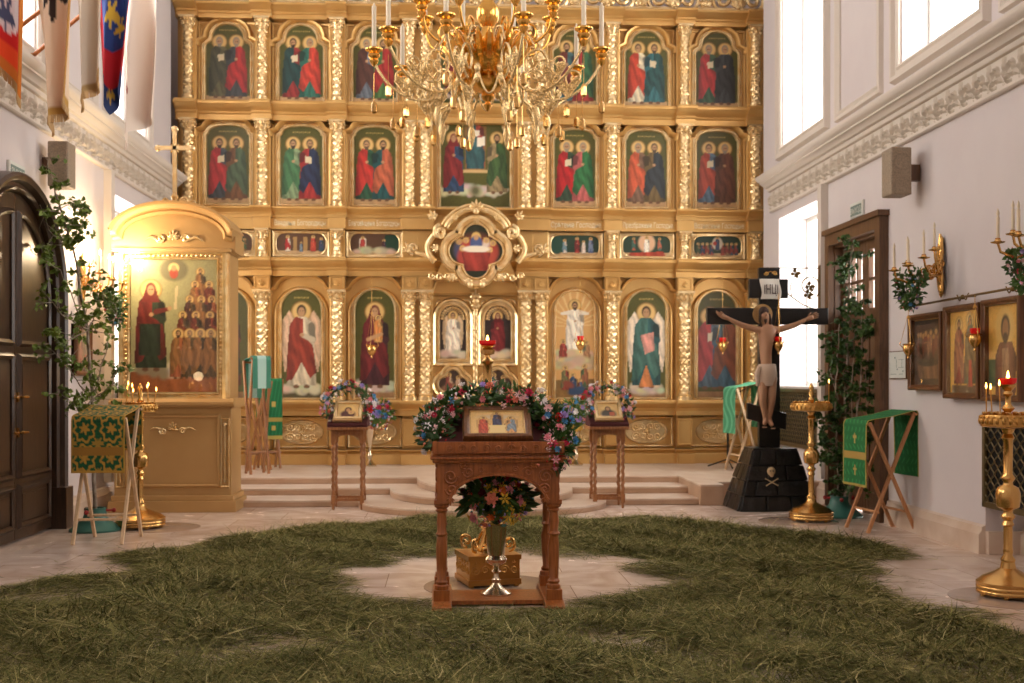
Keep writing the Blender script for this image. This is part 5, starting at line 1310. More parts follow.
# the figure: one skinned surface
def skinned(name, nodes, edges, m, parent, loc, sub=2, root=0):
    me = bpy.data.meshes.new(name); me.from_pydata([n[:3] for n in nodes], edges, [])
    o = bpy.data.objects.new(name, me); COL.objects.link(o)
    sk = o.modifiers.new('skin', 'SKIN'); sk.use_smooth_shade = True
    for i, n in enumerate(nodes):
        r = n[3]; me.skin_vertices[0].data[i].radius = r if isinstance(r, tuple) else (r, r)
    me.skin_vertices[0].data[root].use_root = True
    ss = o.modifiers.new('sub', 'SUBSURF'); ss.levels = sub; ss.render_levels = sub
    dg = bpy.context.evaluated_depsgraph_get(); me2 = bpy.data.meshes.new_from_object(o.evaluated_get(dg))
    bpy.data.objects.remove(o)
    me2.materials.clear(); me2.materials.append(m)
    me2.polygons.foreach_set('use_smooth', [True]*len(me2.polygons))
    o = bpy.data.objects.new(name, me2); COL.objects.link(o); o.parent = parent; o.location = loc; return o
yb = 13.255
N_ = [(3.735, yb, 1.56, (.085, .062)),    # 0 pelvis
      (3.725, yb-.005, 1.70, (.074, .056)), (3.715, yb-.01, 1.84, (.085, .064)), (3.725, yb-.008, 1.99, (.105, .07)), (3.735, yb, 2.09, (.10, .06)), (3.725, yb-.01, 2.17, .034),  # 1-5 belly, ribs, chest, shoulders, neck
      (3.705, yb-.03, 2.235, (.05, .058)), (3.695, yb-.04, 2.30, (.046, .056)),   # 6,7 head
      (3.60, yb+.005, 2.10, .043), (3.42, yb+.01, 2.16, .034), (3.27, yb+.015, 2.235, .024),    # 8-10 arm
      (3.87, yb+.005, 2.10, .043), (4.06, yb+.01, 2.15, .034), (4.215, yb+.015, 2.225, .024),     # 11-13 arm
      (3.69, yb-.005, 1.49, .068), (3.665, yb-.06, 1.29, .052), (3.72, yb-.0, 1.06, .032), (3.69, yb-.045, .985, .026),   # 14-17 leg
      (3.79, yb-.005, 1.48, .068), (3.775, yb-.05, 1.28, .052), (3.755, yb-.0, 1.05, .032), (3.79, yb-.045, .97, .026)]   # 18-21 leg
E_ = [(0, 1), (1, 2), (2, 3), (3, 4), (4, 5), (5, 6), (6, 7), (4, 8), (8, 9), (9, 10), (4, 11), (11, 12), (12, 13), (0, 14), (14, 15), (15, 16), (16, 17), (0, 18), (18, 19), (19, 20), (20, 21)]
N_ = [(a-3.79, b-13.38, c-.72, r) for a, b, c, r in N_]
body = skinned('carved_figure', N_, E_, M['skin'], ct, (0, 0, 0))
# palms and five fingers joined into the body mesh
mb = MB(); mb.M = T((-3.79, -13.38, -.72))
for sx, wx, wz in ((-1, 3.275, 2.232), (1, 4.21, 2.222)):
    wy = yb+.012; dx = sx*cos(.38); dz = sin(.38)
    def hp(a, b, f=0): return (wx+dx*a-dz*sx*b*sx*1.0, wy-f, wz+dz*a+abs(dx)*b)
    mb.tube([hp(-.02, 0), hp(.02, 0), hp(.06, 0), hp(.085, 0)], [.02, .026, .03, .022], 8)
    for k, (b, L, f) in enumerate(((.024, .055, .01), (.009, .065, .012), (-.006, .06, .014), (-.02, .045, .016))):
        mb.tube([hp(.07, b), hp(.085+L*.5, b*1.25, f*.4), hp(.085+L, b*1.3, f*1.6)], [.0085, .008, .006], 6)
    mb.tube([hp(.03, .022), hp(.055, .045, .006), hp(.075, .055, .012)], [.009, .008, .006], 6)
# face: nose, brow; feet toes; rib hints
mb.tube([(3.698, yb-.085, 2.30), (3.70, yb-.103, 2.265), (3.70, yb-.09, 2.255)], [.007, .011, .008], 6)
for s_ in (-1, 1):
    mb.ball((3.70+s_*.02, yb-.086, 2.288), .008, 6, 4); mb.ball((3.70+s_*.05, yb-.03, 2.27), .014, 6, 4, (.5, .8, 1.3))
mb.tube([(3.688, yb-.086, 2.238), (3.70, yb-.089, 2.237), (3.714, yb-.086, 2.238)], .005, 5)
for fx, fz in ((3.69, .985), (3.79, .97)):
    for k in range(5): mb.ball((fx-.02+.01*k, yb-.066, fz-.022), .009, 5, 4)
tmp = mb.build('tmp', M['skin'], None, smooth=60)
bm_v = [tuple(v.co) for v in body.data.vertices]; bm_f = [tuple(p.vertices) for p in body.data.polygons]; nb = len(bm_v)
bm_v += [tuple(v.co) for v in tmp.data.vertices]; bm_f += [tuple(nb+i for i in p.vertices) for p in tmp.data.polygons]
bpy.data.objects.remove(tmp)
me = bpy.data.meshes.new('carved_figure'); me.from_pydata(bm_v, [], bm_f); me.materials.append(M['skin']); me.polygons.foreach_set('use_smooth', [True]*len(bm_f)); body.data = me
mb = CB(); mb.lathe([(.085, 1.44), (.108, 1.445), (.118, 1.52), (.116, 1.60), (.102, 1.695), (.088, 1.70)], (3.735, yb-.004, 0), 26, lambda a, z: (1.0+.045*sin(7*a+z*26))*(1-.25*abs(sin(a)))); mb.tube([(3.64, yb-.03, 1.67), (3.61, yb-.04, 1.58), (3.62, yb-.03, 1.44)], [.028, .034, .02], 8); mb.build('loincloth', M['loin'], body, smooth=60)
mb = CB(); mb.ball((3.697, yb+.002, 2.31), .062, 12, 8, (1, .85, 1.0)); mb.tube([(3.645, yb-.03, 2.29), (3.64, yb-.035, 2.2), (3.665, yb-.04, 2.12)], [.014, .016, .008], 7); mb.tube([(3.75, yb-.02, 2.28), (3.765, yb-.03, 2.2), (3.76, yb-.035, 2.12)], [.02, .022, .01], 7); mb.tube([(3.70, yb-.06, 2.215), (3.70, yb-.066, 2.19), (3.70, yb-.06, 2.165)], [.022, .017, .006], 7); mb.build('hair_and_beard', M['hairb'], body, smooth=60)
mb = CB(); mb.prism([(3.70+.118*cos(2*PI*k/30), 2.285+.118*sin(2*PI*k/30)) for k in range(30)], 13.312, 13.322)
for rr in (.105, .09): mb.tube([(3.70+rr*cos(2*PI*k/30), 13.311, 2.285+rr*sin(2*PI*k/30)) for k in range(30)], .003, 5, True)
mb.build('halo', M['goldpaint'], ct)

# ------------------------------------------------------------------ hanging lamps
def lampada(loc, top, label, red=True, group=None, s=1.0):
    t = thing('hanging_lamp', label, 'lamp', loc, 0, group)
    mb = MB(); mb.lathe([(.004, -.13*s), (.014*s, -.12*s), (.008*s, -.1*s), (.03*s, -.08*s), (.055*s, -.04*s), (.06*s, 0), (.05*s, .02*s), (.066*s, .03*s), (.05*s, .04*s)], n=18)
    for k in range(3):
        a = 2*PI*k/3+.4; mb.tube(scroll(0, 0, .03*s, 1.2, 0, 1, 0, 14) and [(.06*s*cos(a), .06*s*sin(a), .0), (.09*s*cos(a), .09*s*sin(a), .03*s), (.08*s*cos(a), .08*s*sin(a), .06*s)], .006*s, 6)
    mb.build('lamp_bowl', M['brass'], t, smooth=50)
    if red:
        mb = MB(); mb.lathe([(.035*s, .03*s), (.045*s, .06*s), (.045*s, .09*s), (.038*s, .09*s), (.03*s, .05*s)], n=14); mb.build('glass_cup', M['redglass'], t, smooth=50)
    mb = MB(); zt = top-loc[2]; zr = min(.5, zt*.7)
    for k in range(3):
        a = 2*PI*k/3+.4; mb.tube([(.08*s*cos(a), .08*s*sin(a), .06*s), (.01*cos(a), .01*sin(a), zr)], .0025, 4)
    mb.lathe([(.004, zr-.01), (.02, zr), (.012, zr+.02), (.003, zr+.03)], n=10); mb.tube([(0, 0, zr), (0, 0, zt)], .003, 4); mb.build('chain', M['brassdark'], t)
    return t
for x, z, lb in ((-1.095, 1.98, 'a woman in maroon'), (1.96, 2.06, 'a risen white figure'), (4.08, 2.04, 'two saints by the cross')):
    lampada((x, 16.85, z), 3.0, 'small hanging gilt lamp before the tall icon of '+lb, x > 1, None, 1.15)
    mb = MB(); mb.tube([(x, 16.85, 3.0), (x, 16.95, 3.04), (x, 17.2, 3.06)], .01, 6); o = mb.build('lamp_bracket', M['brassdark']); tag(o, 'short gilt bracket holding the hanging lamp before the icon of '+lb, 'bracket')
lampada((3.855, 13.2, 1.93), 2.52, 'red hanging lamp in front of the black cross', True, None, .95)
# wrought bracket from the wall behind the cross
mb = MB(); y = 13.88
mb.tube([(4.58, y, 2.885), (3.85, y, 2.885)], .008, 6); mb.tube([(4.57, y, 2.89), (4.57, y, 2.30)], .01, 6)
mb.tube(scroll(4.44, 2.66, .155, 1.25, -PI/2, 1, y, 30, .35), .008, 6); mb.tube([(4.56, y, 2.36), (4.35, y, 2.44), (4.18, y, 2.56), (4.1, y, 2.7), (4.02, y, 2.79), (3.94, y, 2.80)], .008, 6); mb.tube([(4.22, y, 2.52), (4.2, y, 2.66), (4.26, y, 2.8)], .006, 6)
for p in ((3.94, 2.80), (4.26, 2.82), (4.44, 2.66), (4.42, 2.56)):
    for k in range(4): leaf(mb, (p[0], y, p[1]), (cos(k*1.7), -.3, sin(k*1.7)), .075, .05, (0, 1, 0))
mb.box((4.56, y-.03, 2.28), (4.575, y+.03, 2.92))
o = mb.build('wrought_bracket', M['iron'], None, smooth=40); tag(o, 'curling wrought bracket with leaves beside the low window behind the cross', 'bracket')

# ------------------------------------------------------------------ wall sconces with wreaths
def sconce(loc, sd, label, lit=False):
    """plate against the wall at local x=0; arms reach out toward -x*sd"""
    t = thing('wall_sconce', label, 'sconce', loc)
    o_ = -sd
    mb = MB()
    for z in (-.22, -.1, 0, .12, .22): mb.ball((o_*.02, 0, z), .045, 8, 6, (.5, .8, 1.5))
    for s_ in (-1, 1):
        mb.tube([(o_*.02, s_*.03, -.24), (o_*.03, s_*.05, -.1), (o_*.03, s_*.02, 0), (o_*.03, s_*.055, .12), (o_*.02, s_*.02, .26)], .014, 6)
    mb.lathe([(.002, -.30), (.02, -.27), (.012, -.22)], (o_*.02, 0, 0), 10); mb.tube([(o_*.02, 0, .2), (o_*.03, 0, .30)], [.03, .012], 8); mb.build('back_plate', M['brass'], t, smooth=50)
    for k, (dx, dy, z) in enumerate(((.40, -.16, -.02), (.43, .10, -.04), (.27, -.20, .05), (.25, .22, .04), (.14, -.13, .13))):
        a = bpy.data.objects.new('arm', None); COL.objects.link(a); a.parent = t
        mb = MB(); mb.tube([(o_*.03, 0, -.04), (o_*dx*.35, dy*.4, -.12+z*.3), (o_*dx*.7, dy*.8, -.13+z*.6), (o_*dx*.95, dy, -.07+z), (o_*dx, dy, z)], [.014, .013, .012, .011, .01], 8); mb.tube(scroll(o_*(dx*.35), z*.4-.04, .055, 1.4, -PI/2, o_, dy*.45, 20), .008, 6); mb.tube([(o_*dx*.45, dy*.5, -.1+z*.4), (o_*dx*.5, dy*.6, -.03+z*.4), (o_*dx*.35, dy*.5, 0+z*.4), (o_*dx*.32, dy*.4, -.05+z*.4)], .008, 6); mb.build('branch', M['brass'], a, smooth=50)
        mb = MB(); mb.lathe([(.008, z-.01), (.05, z+.0), (.055, z+.008), (.03, z+.01), (.018, z+.03), (.022, z+.035)], (o_*dx, dy, 0), 14); mb.build('drip_pan', M['brass'], a, smooth=50)
        mb = MB(); mb.tube([(o_*dx, dy, z+.03), (o_*dx, dy, z+.20)], .0125, 10); mb.build('candle', M['candle'], a)
        mb = MB(); mb.lathe([(.004, z+.20), (.013, z+.222), (.010, z+.24), (.002, z+.265)], (o_*dx, dy, 0), 9); mb.build('bulb', M['bulb'] if lit else M['candle'], a, smooth=60)
    return t
SCW = ['pink', 'lilac', 'blue', 'white', 'blush', 'red', 'magenta']
def swag(loc, label, n=380, nb=24):
    w = thing('flower_swag', label, 'garland', loc)
    arrangement(w, [(.0, -.2, .12), (.0, -.19, 0), (.0, -.12, -.12), (.0, -.0, -.17), (.0, .12, -.12), (.0, .19, 0), (0, .2, .12)], .075, n, nb, SCW, (.014, .024), (.05, .03), (-.4, -.6, -.6), 'leafd'); return w
sconce((4.65, 10.55, 2.58), 1, 'gilded wall sconce with cream candles, the complete one between brown door and icons'); swag((4.32, 10.52, 2.40), 'leafy flower swag hanging under the complete right-hand wall sconce')
sconce((4.65, 8.50, 2.60), 1, 'gilded wall sconce cut by the picture edge above the icons'); swag((4.36, 8.42, 2.40), 'leafy flower swag hanging from the sconce at the picture edge')
sconce((-4.04, 12.95, 2.62), -1, 'lit gilded wall sconce with glowing candles beside the gold icon case', True); sw_ = swag((-3.62, 12.80, 2.34), 'green swag hanging from the lit sconce beside the gold icon case', 320, 14)

# ------------------------------------------------------------------ icons in cases on the right wall, rail, notices, speakers
def wall_icon(y0, y1, z0, z1, paintfn, label, depth=.09, X=XR, sd=1, bg=(226, 176, 84)):
    w, h = y1-y0, z1-z0
    t = thing('wall_icon', label, 'icon', (X, (y0+y1)/2, z0))
    Mw = Matrix(((0, sd*1.0, 0, 0), (-sd*1.0, 0, 0, 0), (0, 0, 1, 0), (0, 0, 0, 1)))   # local x -> -sd*y, forward(-y) -> -sd*x
    mb = MB(); mb.M = Mw
    mb.prism(rectpath(-w/2, w/2, 0, h), -.03, -.002)
    mb.sweep(rectpath(-w/2+.04, w/2-.04, .04, h-.04), [(.04, 0), (.04, depth), (.03, depth+.01), (.01, depth+.01), (.0, depth-.005), (-.012, depth-.01), (-.012, 0)], y=0); mb.build('case_frame', M['wood_frame'], t, smooth=30)
    P = Paint(lambda z: w/2-.055, h-.11, 46, 60, bg); paintfn(P, w-.11, h-.11)
    o = P.build('painting', t, .008); o.matrix_local = Mw @ T((0, -.045, .055))
    mb = MB(); mb.M = Mw; mb.box((-w/2+.045, -depth+.004, .045), (w/2-.045, -depth+.007, h-.045)); mb.build('glass_front', M['glass'], t, smooth=0)
    return t
def wi1(P, w, h):
    P.poly([(-w, 0), (w, 0), (w, h), (-w, h)], (92, 66, 48)); P.poly([(-w*.5, 0), (w*.5, 0), (w*.5, h*.93), (-w*.5, h*.93)], (70, 52, 42))
    P.poly([(-w*.34, h*.10), (w*.36, h*.10), (w*.42, h*.36), (-w*.40, h*.36)], (120, 84, 60), .3, 60); P.ell(0, h*.34, w*.4, h*.06, (50, 44, 34))
    for k in range(9): P.ell(-w*.36+w*.09*k, h*.6+.03*sin(k*3), w*.05, h*.13, R.choice([(120, 60, 50), (150, 110, 84), (96, 80, 70), (110, 70, 60)]), 0, .3); P.ell(-w*.36+w*.09*k, h*.76+.03*sin(k*3), w*.04, w*.04, (170, 124, 70))
    P.poly([(-w, h*.93), (w, h*.93), (w, h), (-w, h)], (40, 30, 24))
def wi2(P, w, h):
    P.poly([(-w*.44, 0), (w*.44, 0), (w*.44, h*.1), (-w*.44, h*.1)], (96, 70, 44)); saint(P, -w*.2, h*.06, h*.86, (140, 60, 46), (170, 110, 80), beard=1); saint(P, w*.17, h*.06, h*.9, (84, 96, 70), (120, 100, 66), veil=(110, 116, 96)); P.poly([(w*.1, h*.08), (w*.26, h*.08), (w*.22, h*.4), (w*.14, h*.4)], (190, 80, 60), .3, 60)
def wi3(P, w, h):
    P.poly([(-w*.5, h*.1), (-w*.2, h*.1), (-w*.2, h*.4), (-w*.5, h*.4)], (70, 100, 66)); P.ell(0, h*.74, w*.3, w*.3, (232, 190, 100))
    P.poly([(-w*.28, 0), (w*.32, 0), (w*.36, h*.42), (w*.22, h*.58), (-w*.16, h*.58), (-w*.30, h*.42)], (120, 70, 50), .3, 60); P.poly([(-w*.1, 0), (w*.14, 0), (w*.12, h*.52), (-w*.08, h*.52)], (160, 120, 90), .3, 90); P.ell(w*.02, h*.74, w*.14, h*.15, (54, 40, 30)); P.ell(w*.02, h*.72, w*.095, h*.12, (150, 104, 66)); P.ell(w*.02, h*.63, w*.08, h*.06, (70, 50, 38))
wall_icon(10.42, 11.18, 1.41, 2.15, wi1, 'dark brown crowded icon in a wooden case, farthest of the three on the right wall')
wall_icon(9.67, 10.37, 1.34, 2.18, wi2, 'gold icon of two standing saints, middle one of the three wall cases')
wall_icon(8.95, 9.62, 1.33, 2.19, wi3, 'gold icon of one dark-haired saint in patterned robes, nearest case on the right wall')
wall_icon(12.66, 13.2, 1.56, 2.12, wi2, 'brown framed icon on the left wall behind the birch branches', .06, XL, -1, (150, 110, 60))
mb = MB(); xr = XR-.12
mb.tube([(xr, 8.6, 2.25), (xr, 11.25, 2.23)], .011, 8)
for y in (9.0, 9.9, 11.1):
    mb.tube([(XR, y, 2.25), (xr, y, 2.24)], .009, 6)
    for s_ in (-1, 1): mb.tube([(xr, y+s_*(.03+.012*k), 2.24-.028*sin(k*PI/5)) for k in range(8)], .006, 6)
    mb.ball((xr, y, 2.24), .022, 8, 5)
o = mb.build('icon_rail', M['iron'], None, smooth=50); tag(o, 'thin bronze rail with small curls running over the right wall icons', 'rail')
lampada((XR-.16, 11.0, 1.83), 2.235, 'hanging gilt lamp before the dark crowded icon on the wall rail', False, None, .9)
lampada((XR-.16, 9.58, 1.87), 2.235, 'red glass hanging lamp between the two gold icons on the wall rail', True, None, .9)
# evacuation plan and call point
t = thing('evacuation_plan', 'small framed pale evacuation plan on the wall beside the brown door', 'notice', (XR, 11.62, 1.52))
mb = MB(); mb.box((-.02, -.22, 0), (-.002, .22, .29)); mb.build('frame', M['wood_frame'], t, smooth=0)
mb = MB(); mb.box((-.023, -.21, .01), (-.02, .21, .28)); mb.build('sheet', M['signw'], t, smooth=0)
mb = MB()
for y, z, a, b in ((-.1, .2, .14, .004), (-.1, .12, .14, .004), (.02, .16, .004, .09), (-.12, .16, .004, .09), (.1, .05, .16, .005), (-.1, .05, .1, .005)): mb.box((-.0245, y-a/2, z-b/2), (-.023, y+a/2, z+b/2))
for y, z in ((.06, .22), (.0, .1), (-.15, .08)): mb.box((-.0245, y-.012, z-.008), (-.023, y+.012, z+.008))
mb.build('plan_lines', M['signg'], t, smooth=0)
mb = MB(); mb.box((XR-.04, 11.2, 1.53), (XR-.002, 11.32, 1.66)); mb.box((XR-.045, 11.23, 1.56), (XR-.04, 11.29, 1.62)); o = mb.build('alarm_box', M['redbox'], None, smooth=0, bevel=.006); tag(o, 'small red alarm box on the wall between plan and icons', 'alarm')
def speaker(loc, sd, label, sc=1):
    t = thing('wall_speaker', label, 'speaker', loc); t.scale = (sc,)*3
    mb = MB(); mb.box((-.14, -.16, -.29), (.12, .16, .29)); mb.build('cabinet', M['greycab'], t, smooth=0, bevel=.02)
    for m_, z, r in ((0, .12, .105), (0, -.13, .075)):
        mb = MB(); mb.M = T((0, -.16, z)) @ RX(PI/2)
        if r > .09: mb.lathe([(r, 0), (r, .005), (r*.95, .007), (r*.9, .003), (r*.5, .001), (.01, .002)], n=28)
        else: mb.box((-.085, -.07, 0), (.085, .07, .008)); mb.box((-.07, -.055, .008), (.07, .055, .01))
        mb.build('driver_grille', M['greycab'], t, smooth=40)
    mb = MB(); mb.box((.12 if sd > 0 else -.26, -.05, -.1), (.27 if sd > 0 else -.14, .05, .1)); mb.build('wall_bracket', M['wood_brown'], t, smooth=0, bevel=.006)
speaker((4.43, 11.1, 3.55), 1, 'grey-brown loudspeaker high on the right wall under the cornice', .80)
speaker((-3.86, 11.8, 3.665), -1, 'grey-brown loudspeaker on the left wall above the birch branches', .78)
for (X, y, z, sd, lb) in ((XR, 12.8, 3.44, 1, 'small green and white exit sign on the wall above the brown door'), (XL, 11.03, 3.45, -1, 'small green and white exit sign on the wall above the arched door')):
    t = thing('exit_sign', lb, 'sign', (X, y, z)); o_ = -sd
    mb = MB(); mb.box((min(0, o_*.03), -.2, -.08), (max(0, o_*.03), .2, .09)); mb.build('sign_box', M['signw'], t, smooth=0, bevel=.006)
    mb = MB(); mb.box((min(o_*.03, o_*.034), -.17, -.06), (max(o_*.03, o_*.034), .17, .055)); mb.build('sign_face', M['signg'], t, smooth=0)
    text('ВЫХОД', .088, 'sign_letters', t, M['signw'], (o_*.035, 0, -.034), (PI/2, 0, -sd*PI/2), .001)
# radiator grilles
def grille(loc, w, h, label, sd=1, pitch=.055):
    t = thing('radiator_grille', label, 'radiator grille', loc)
    mb = MB()
    for a, b, c, d in ((-w/2, -w/2+.05, 0, h), (w/2-.05, w/2, 0, h), (-w/2, w/2, 0, .05), (-w/2, w/2, h-.05, h)): mb.box((-.03, a, c), (.0, b, d))
    mb.build('frame', M['grille'], t, smooth=0, bevel=.005)
    mb = MB(); mb.box((.002, -w/2+.01, .01), (.006, w/2-.01, h-.01)); mb.build('backing', M['grilled'], t, smooth=0)
    mb = MB(); ny = int((w-.1)/pitch)
    for i in range(ny+1):
        y = -w/2+.05+(w-.1)*i/ny; nz = int((h-.1)/.02)
        mb.tube([(-.018, y+pitch*.5*sin(2*PI*k*.02/.11+(PI if i % 2 else 0)), .05+(h-.1)*k/nz) for k in range(nz+1)], .0065, 5)
    mb.build('lattice', M['grille'], t, smooth=50); return t
grille((XR+.0, 9.33, .41), .80, .78, 'dark bronze lattice radiator grille below the icons on the right wall', 1, .06)
grille((XR-.03, 15.0, .62), 1.85, .78, 'bronze lattice radiator grille under the low window behind the cross', 1, .05)
grille((-3.96, 15.0, .62), 1.85, .78, 'bronze lattice radiator grille under the low window beside the icon case', -1, .05).rotation_euler = (0, 0, PI)

# ------------------------------------------------------------------ cut birches
def birch(name, base, strands, label, lw=.045, nleaf=7, leafm='leafb', group=None):
    t = thing(name, label, 'cut birch', base)
    st = MB(); lf = MB()
    for pts, r in strands:
        P = [Vector(p)-Vector(base) for p in pts]; Q = []
        for i in range(len(P)-1):
            for k in range(6): Q.append(P[i].lerp(P[i+1], k/6)+Vector((R.gauss(0, .008), R.gauss(0, .008), 0)))
        Q.append(P[-1]); n = len(Q); st.tube(Q, [r*(1-.75*i/n) for i in range(n)], 7)
        for i in range(int(n*.18), n):
            for _ in range(2 if r > .012 else 1):
                d = rv(); d.z = d.z*.5+.25; d.normalize(); L = R.uniform(.1, .34)*(1.1-.5*i/n); tip = Q[i]+d*L+Vector((0, 0, -.25*L*L)); tip.x = min(max(tip.x, -3.97-base[0]), 4.64-base[0]); mid = Q[i]+d*L*.5
                st.tube([Q[i], mid, tip], [.004, .0028, .0015], 4)
                for _ in range(nleaf):
                    f = R.uniform(.25, 1.05); p = Q[i].lerp(mid, f*2) if f < .5 else mid.lerp(tip, (f-.5)*2)
                    if not -3.93 < p.x+base[0] < 4.63: continue
                    leaf(lf, p+rv()*.02, rv()*.8+Vector((0, 0, -.5)), R.uniform(.7, 1.3)*lw, lw*R.uniform(.6, .95), rv())
    st.build('stem', M['bark'], t, smooth=60); lf.build('foliage', M[leafm], t, smooth=0); return t
def s(px, py, X=None, Y=None):
    u, v = (px-512)/1150, (381-py)/1150; a, b = .05643, .99841
    x, y = a+u*b, b-u*a; k = X/x if X is not None else Y/y
    return (x*k, y*k, 1.5+v*k)
LB = (-3.52, 11.75, .12)
TR = [LB, s(92, 400, Y=11.6), s(88, 330, Y=11.6), s(74, 250, Y=11.6), s(58, 200, Y=11.5), s(48, 160, Y=11.5)]
birch('birch_sapling', LB, [(TR, .02), ([TR[2], s(100, 300, Y=11.8), s(104, 290, Y=11.8)], .007), ([TR[1], s(80, 410, Y=11.4), s(62, 395, Y=11.3)], .006), ([TR[2], s(60, 345, Y=11.2), s(50, 330, Y=11.2)], .006), ([TR[2], s(60, 270, Y=11.3), s(30, 250, Y=11.2)], .007), ([TR[4], s(66, 225, Y=11.6), s(78, 240, Y=11.7)], .006), ([TR[1], s(112, 330, Y=11.9), s(118, 300, Y=12.0)], .008), ([TR[2], s(62, 315, Y=11.3), s(42, 290, Y=11.2)], .008), ([TR[3], s(86, 215, Y=11.7), s(84, 205, Y=11.7)], .007), ([TR[1], s(70, 370, Y=11.4), s(48, 345, Y=11.3)], .008), ([TR[3], s(52, 235, Y=11.4), s(40, 205, Y=11.4)], .008), ([TR[1], s(112, 385, Y=11.7), s(118, 365, Y=11.8)], .007)],
      'leafy cut birch standing between the arched door and the gold icon case', .055, 9)
RB = (4.34, 12.5, .1)
birch('birch_sapling', RB, [([RB, s(845, 430, Y=12.35), s(848, 330, Y=12.35), s(850, 270, Y=12.35), s(852, 246, Y=12.35)], .022), ([(4.42, 12.45, .1), s(856, 440, Y=12.2), s(862, 340, Y=12.2), s(862, 300, Y=12.2)], .018), ([RB, s(836, 440, Y=12.35), s(836, 380, Y=12.2), s(840, 320, Y=12.2)], .016), ([RB, s(860, 470, Y=12.2), s(868, 420, Y=12.2), s(866, 350, Y=12.2)], .014), ([s(838, 430, Y=12.35), s(822, 420, Y=12.35), s(814, 405, Y=12.35)], .008), ([s(838, 400, Y=12.35), s(830, 370, Y=12.35), s(832, 345, Y=12.35)], .008), ([s(840, 470, Y=12.35), s(830, 450, Y=12.35), s(822, 440, Y=12.35)], .008), ([RB, s(850, 480, Y=12.35), s(852, 400, Y=12.2), s(855, 330, Y=12.2)], .012)],
      'dense dark cut birch standing against the brown door', .052, 20, 'leafd')
for b, lb in ((LB, 'under the birch by the arched door'), (RB, 'under the birch by the brown door')):
    t = thing('tree_stand', 'green plastic tree stand '+lb, 'tree stand', (b[0], b[1], 0))
    mb = MB(); mb.lathe([(.25, .003), (.25, .02), (.2, .06), (.12, .13), (.1, .20), (.105, .23), (.085, .23), (.08, .12), (.01, .10)], n=28); mb.build('stand_body', M['teal'], t, smooth=40)
    mb = MB()
    for k in range(3): a = 2*PI*k/3+.3; mb.tube([(.07*cos(a), .07*sin(a), .2), (.17*cos(a), .17*sin(a), .2)], .012, 7); mb.ball((.175*cos(a), .175*sin(a), .2), .024, 8, 5)
    mb.build('clamp_screw', M['redbox'], t)

# ------------------------------------------------------------------ banners on poles from the left wall
def flag(y, x0, x1, z_top, length, colfn, label, gather=4, amp=.07, slant=0, fringe=True, wave=0, skew=0, twist=0, taper=0, vee=0):
    t = thing('church_banner', label, 'banner', (XL, y, 4.55))
    tip = Vector((x1+.25, y, z_top+.55)); b0 = Vector((XL+.02, y, 4.55))
    o_ = Vector((XL, y, 4.55))
    mb = MB(); mb.tube([b0-o_, tip-o_], .02, 10); mb.ball(tip-o_, .04, 8, 6, (1, 1, 1.6)); mb.build('pole', M['wood_red'], t)
    mb = MB(); mb.lathe([(.07, -.01), (.07, .02), (.03, .03), (.03, .12)], n=14); mb.M = None; o = mb.build('pole_socket', M['brassdark'], t); o.rotation_euler = (0, math.radians(55), 0)
    nu, nv = 48, 56; V = []; Cc = []
    for j in range(nv+1):
        v = j/nv
        for i in range(nu+1):
            u = i/nu; pole = b0.lerp(tip, ((x0+(x1-x0)*u)-b0.x)/(tip.x-b0.x))
            topz = pole.z-.02
            zb = z_top-length+slant*(u-.5)-vee*(1-abs(2*u-1))
            z = topz+(zb-topz)*v
            g = min(1, v*2.2)
            x = (x0+x1)/2+(x1-x0)*(u-.5)*(1-taper*v)+.3*amp*sin(u*2*PI*gather+1)*g+skew*v+wave*sin(v*3.2)*.5; yy = y+amp*cos(u*2*PI*gather+twist*v)*g-.03*g
            V.append((x-o_.x, yy-o_.y, z-o_.z)); Cc.append(colfn(u, v))
    mb = MB(); mb.v = V; w_ = nu+1
    mb.f = [(j*w_+i, j*w_+i+1, (j+1)*w_+i+1, (j+1)*w_+i) for j in range(nv) for i in range(nu)]; mb.mi = [0]*len(mb.f)
    o = mb.build('banner_cloth', M['cloth_attr'], t, smooth=70); setcol(o, np.array([s2l(c) for c in Cc]))
    if fringe:
        mb = MB(); last = V[-w_:]
        for i in range(nu):
            p, q = Vector(last[i]), Vector(last[i+1])
            for k in range(2):
                a = p.lerp(q, k/2); mb.tube([a+Vector((0, 0, .005)), a+Vector((R.gauss(0, .003), R.gauss(0, .003), -.06))], .004, 4)
        mb.build('fringe', M['goldpaint'], t)
    return t
def emblem(u, v, cu, cv, r):
    a = math.atan2(v-cv, u-cu); d = math.hypot(u-cu, (v-cv)*1.6); return d < r*(.7+.3*sin(5*a))
def f1(u, v):
    if u > .88 or v > .93: return (206, 120, 40)
    if .3 < u < .75 and v < .80-.25*abs(u-.52): return (46, 84, 44) if emblem(u, v, .5, .35, .14) or emblem(u, v, .52, .52, .12) else ((70, 80, 110) if emblem(u, v, .5, .7, .14) else (226, 214, 214))
    return (206, 30, 28) if v < .85 else (230, 80, 30)
def f2(u, v):
    if v > .96: return (190, 146, 70)
    if emblem(u, v, .45, .30, .3): return (50, 36, 30)
    return (236, 208, 178) if u < .93 else (200, 150, 80)
def f3(u, v):
    if v < .62 and .1 < u < .9 and v < .55+.1*sin(u*PI):
        if emblem(u, v, .45, .38, .16) or emblem(u, v, .6, .48, .1): return (214, 180, 60)
        return (34, 62, 128)
    if v > .84: return (200, 160, 60) if emblem(u, v, .5, .88, .09) else (24, 44, 92)
    return (178, 18, 34)
def f4(u, v):
    if emblem(u, v, .35, .72, .09): return (150, 60, 40)
    return (238, 222, 206)
def f5(u, v):
    if v > .96: return (180, 150, 100)
    return (214, 202, 186)
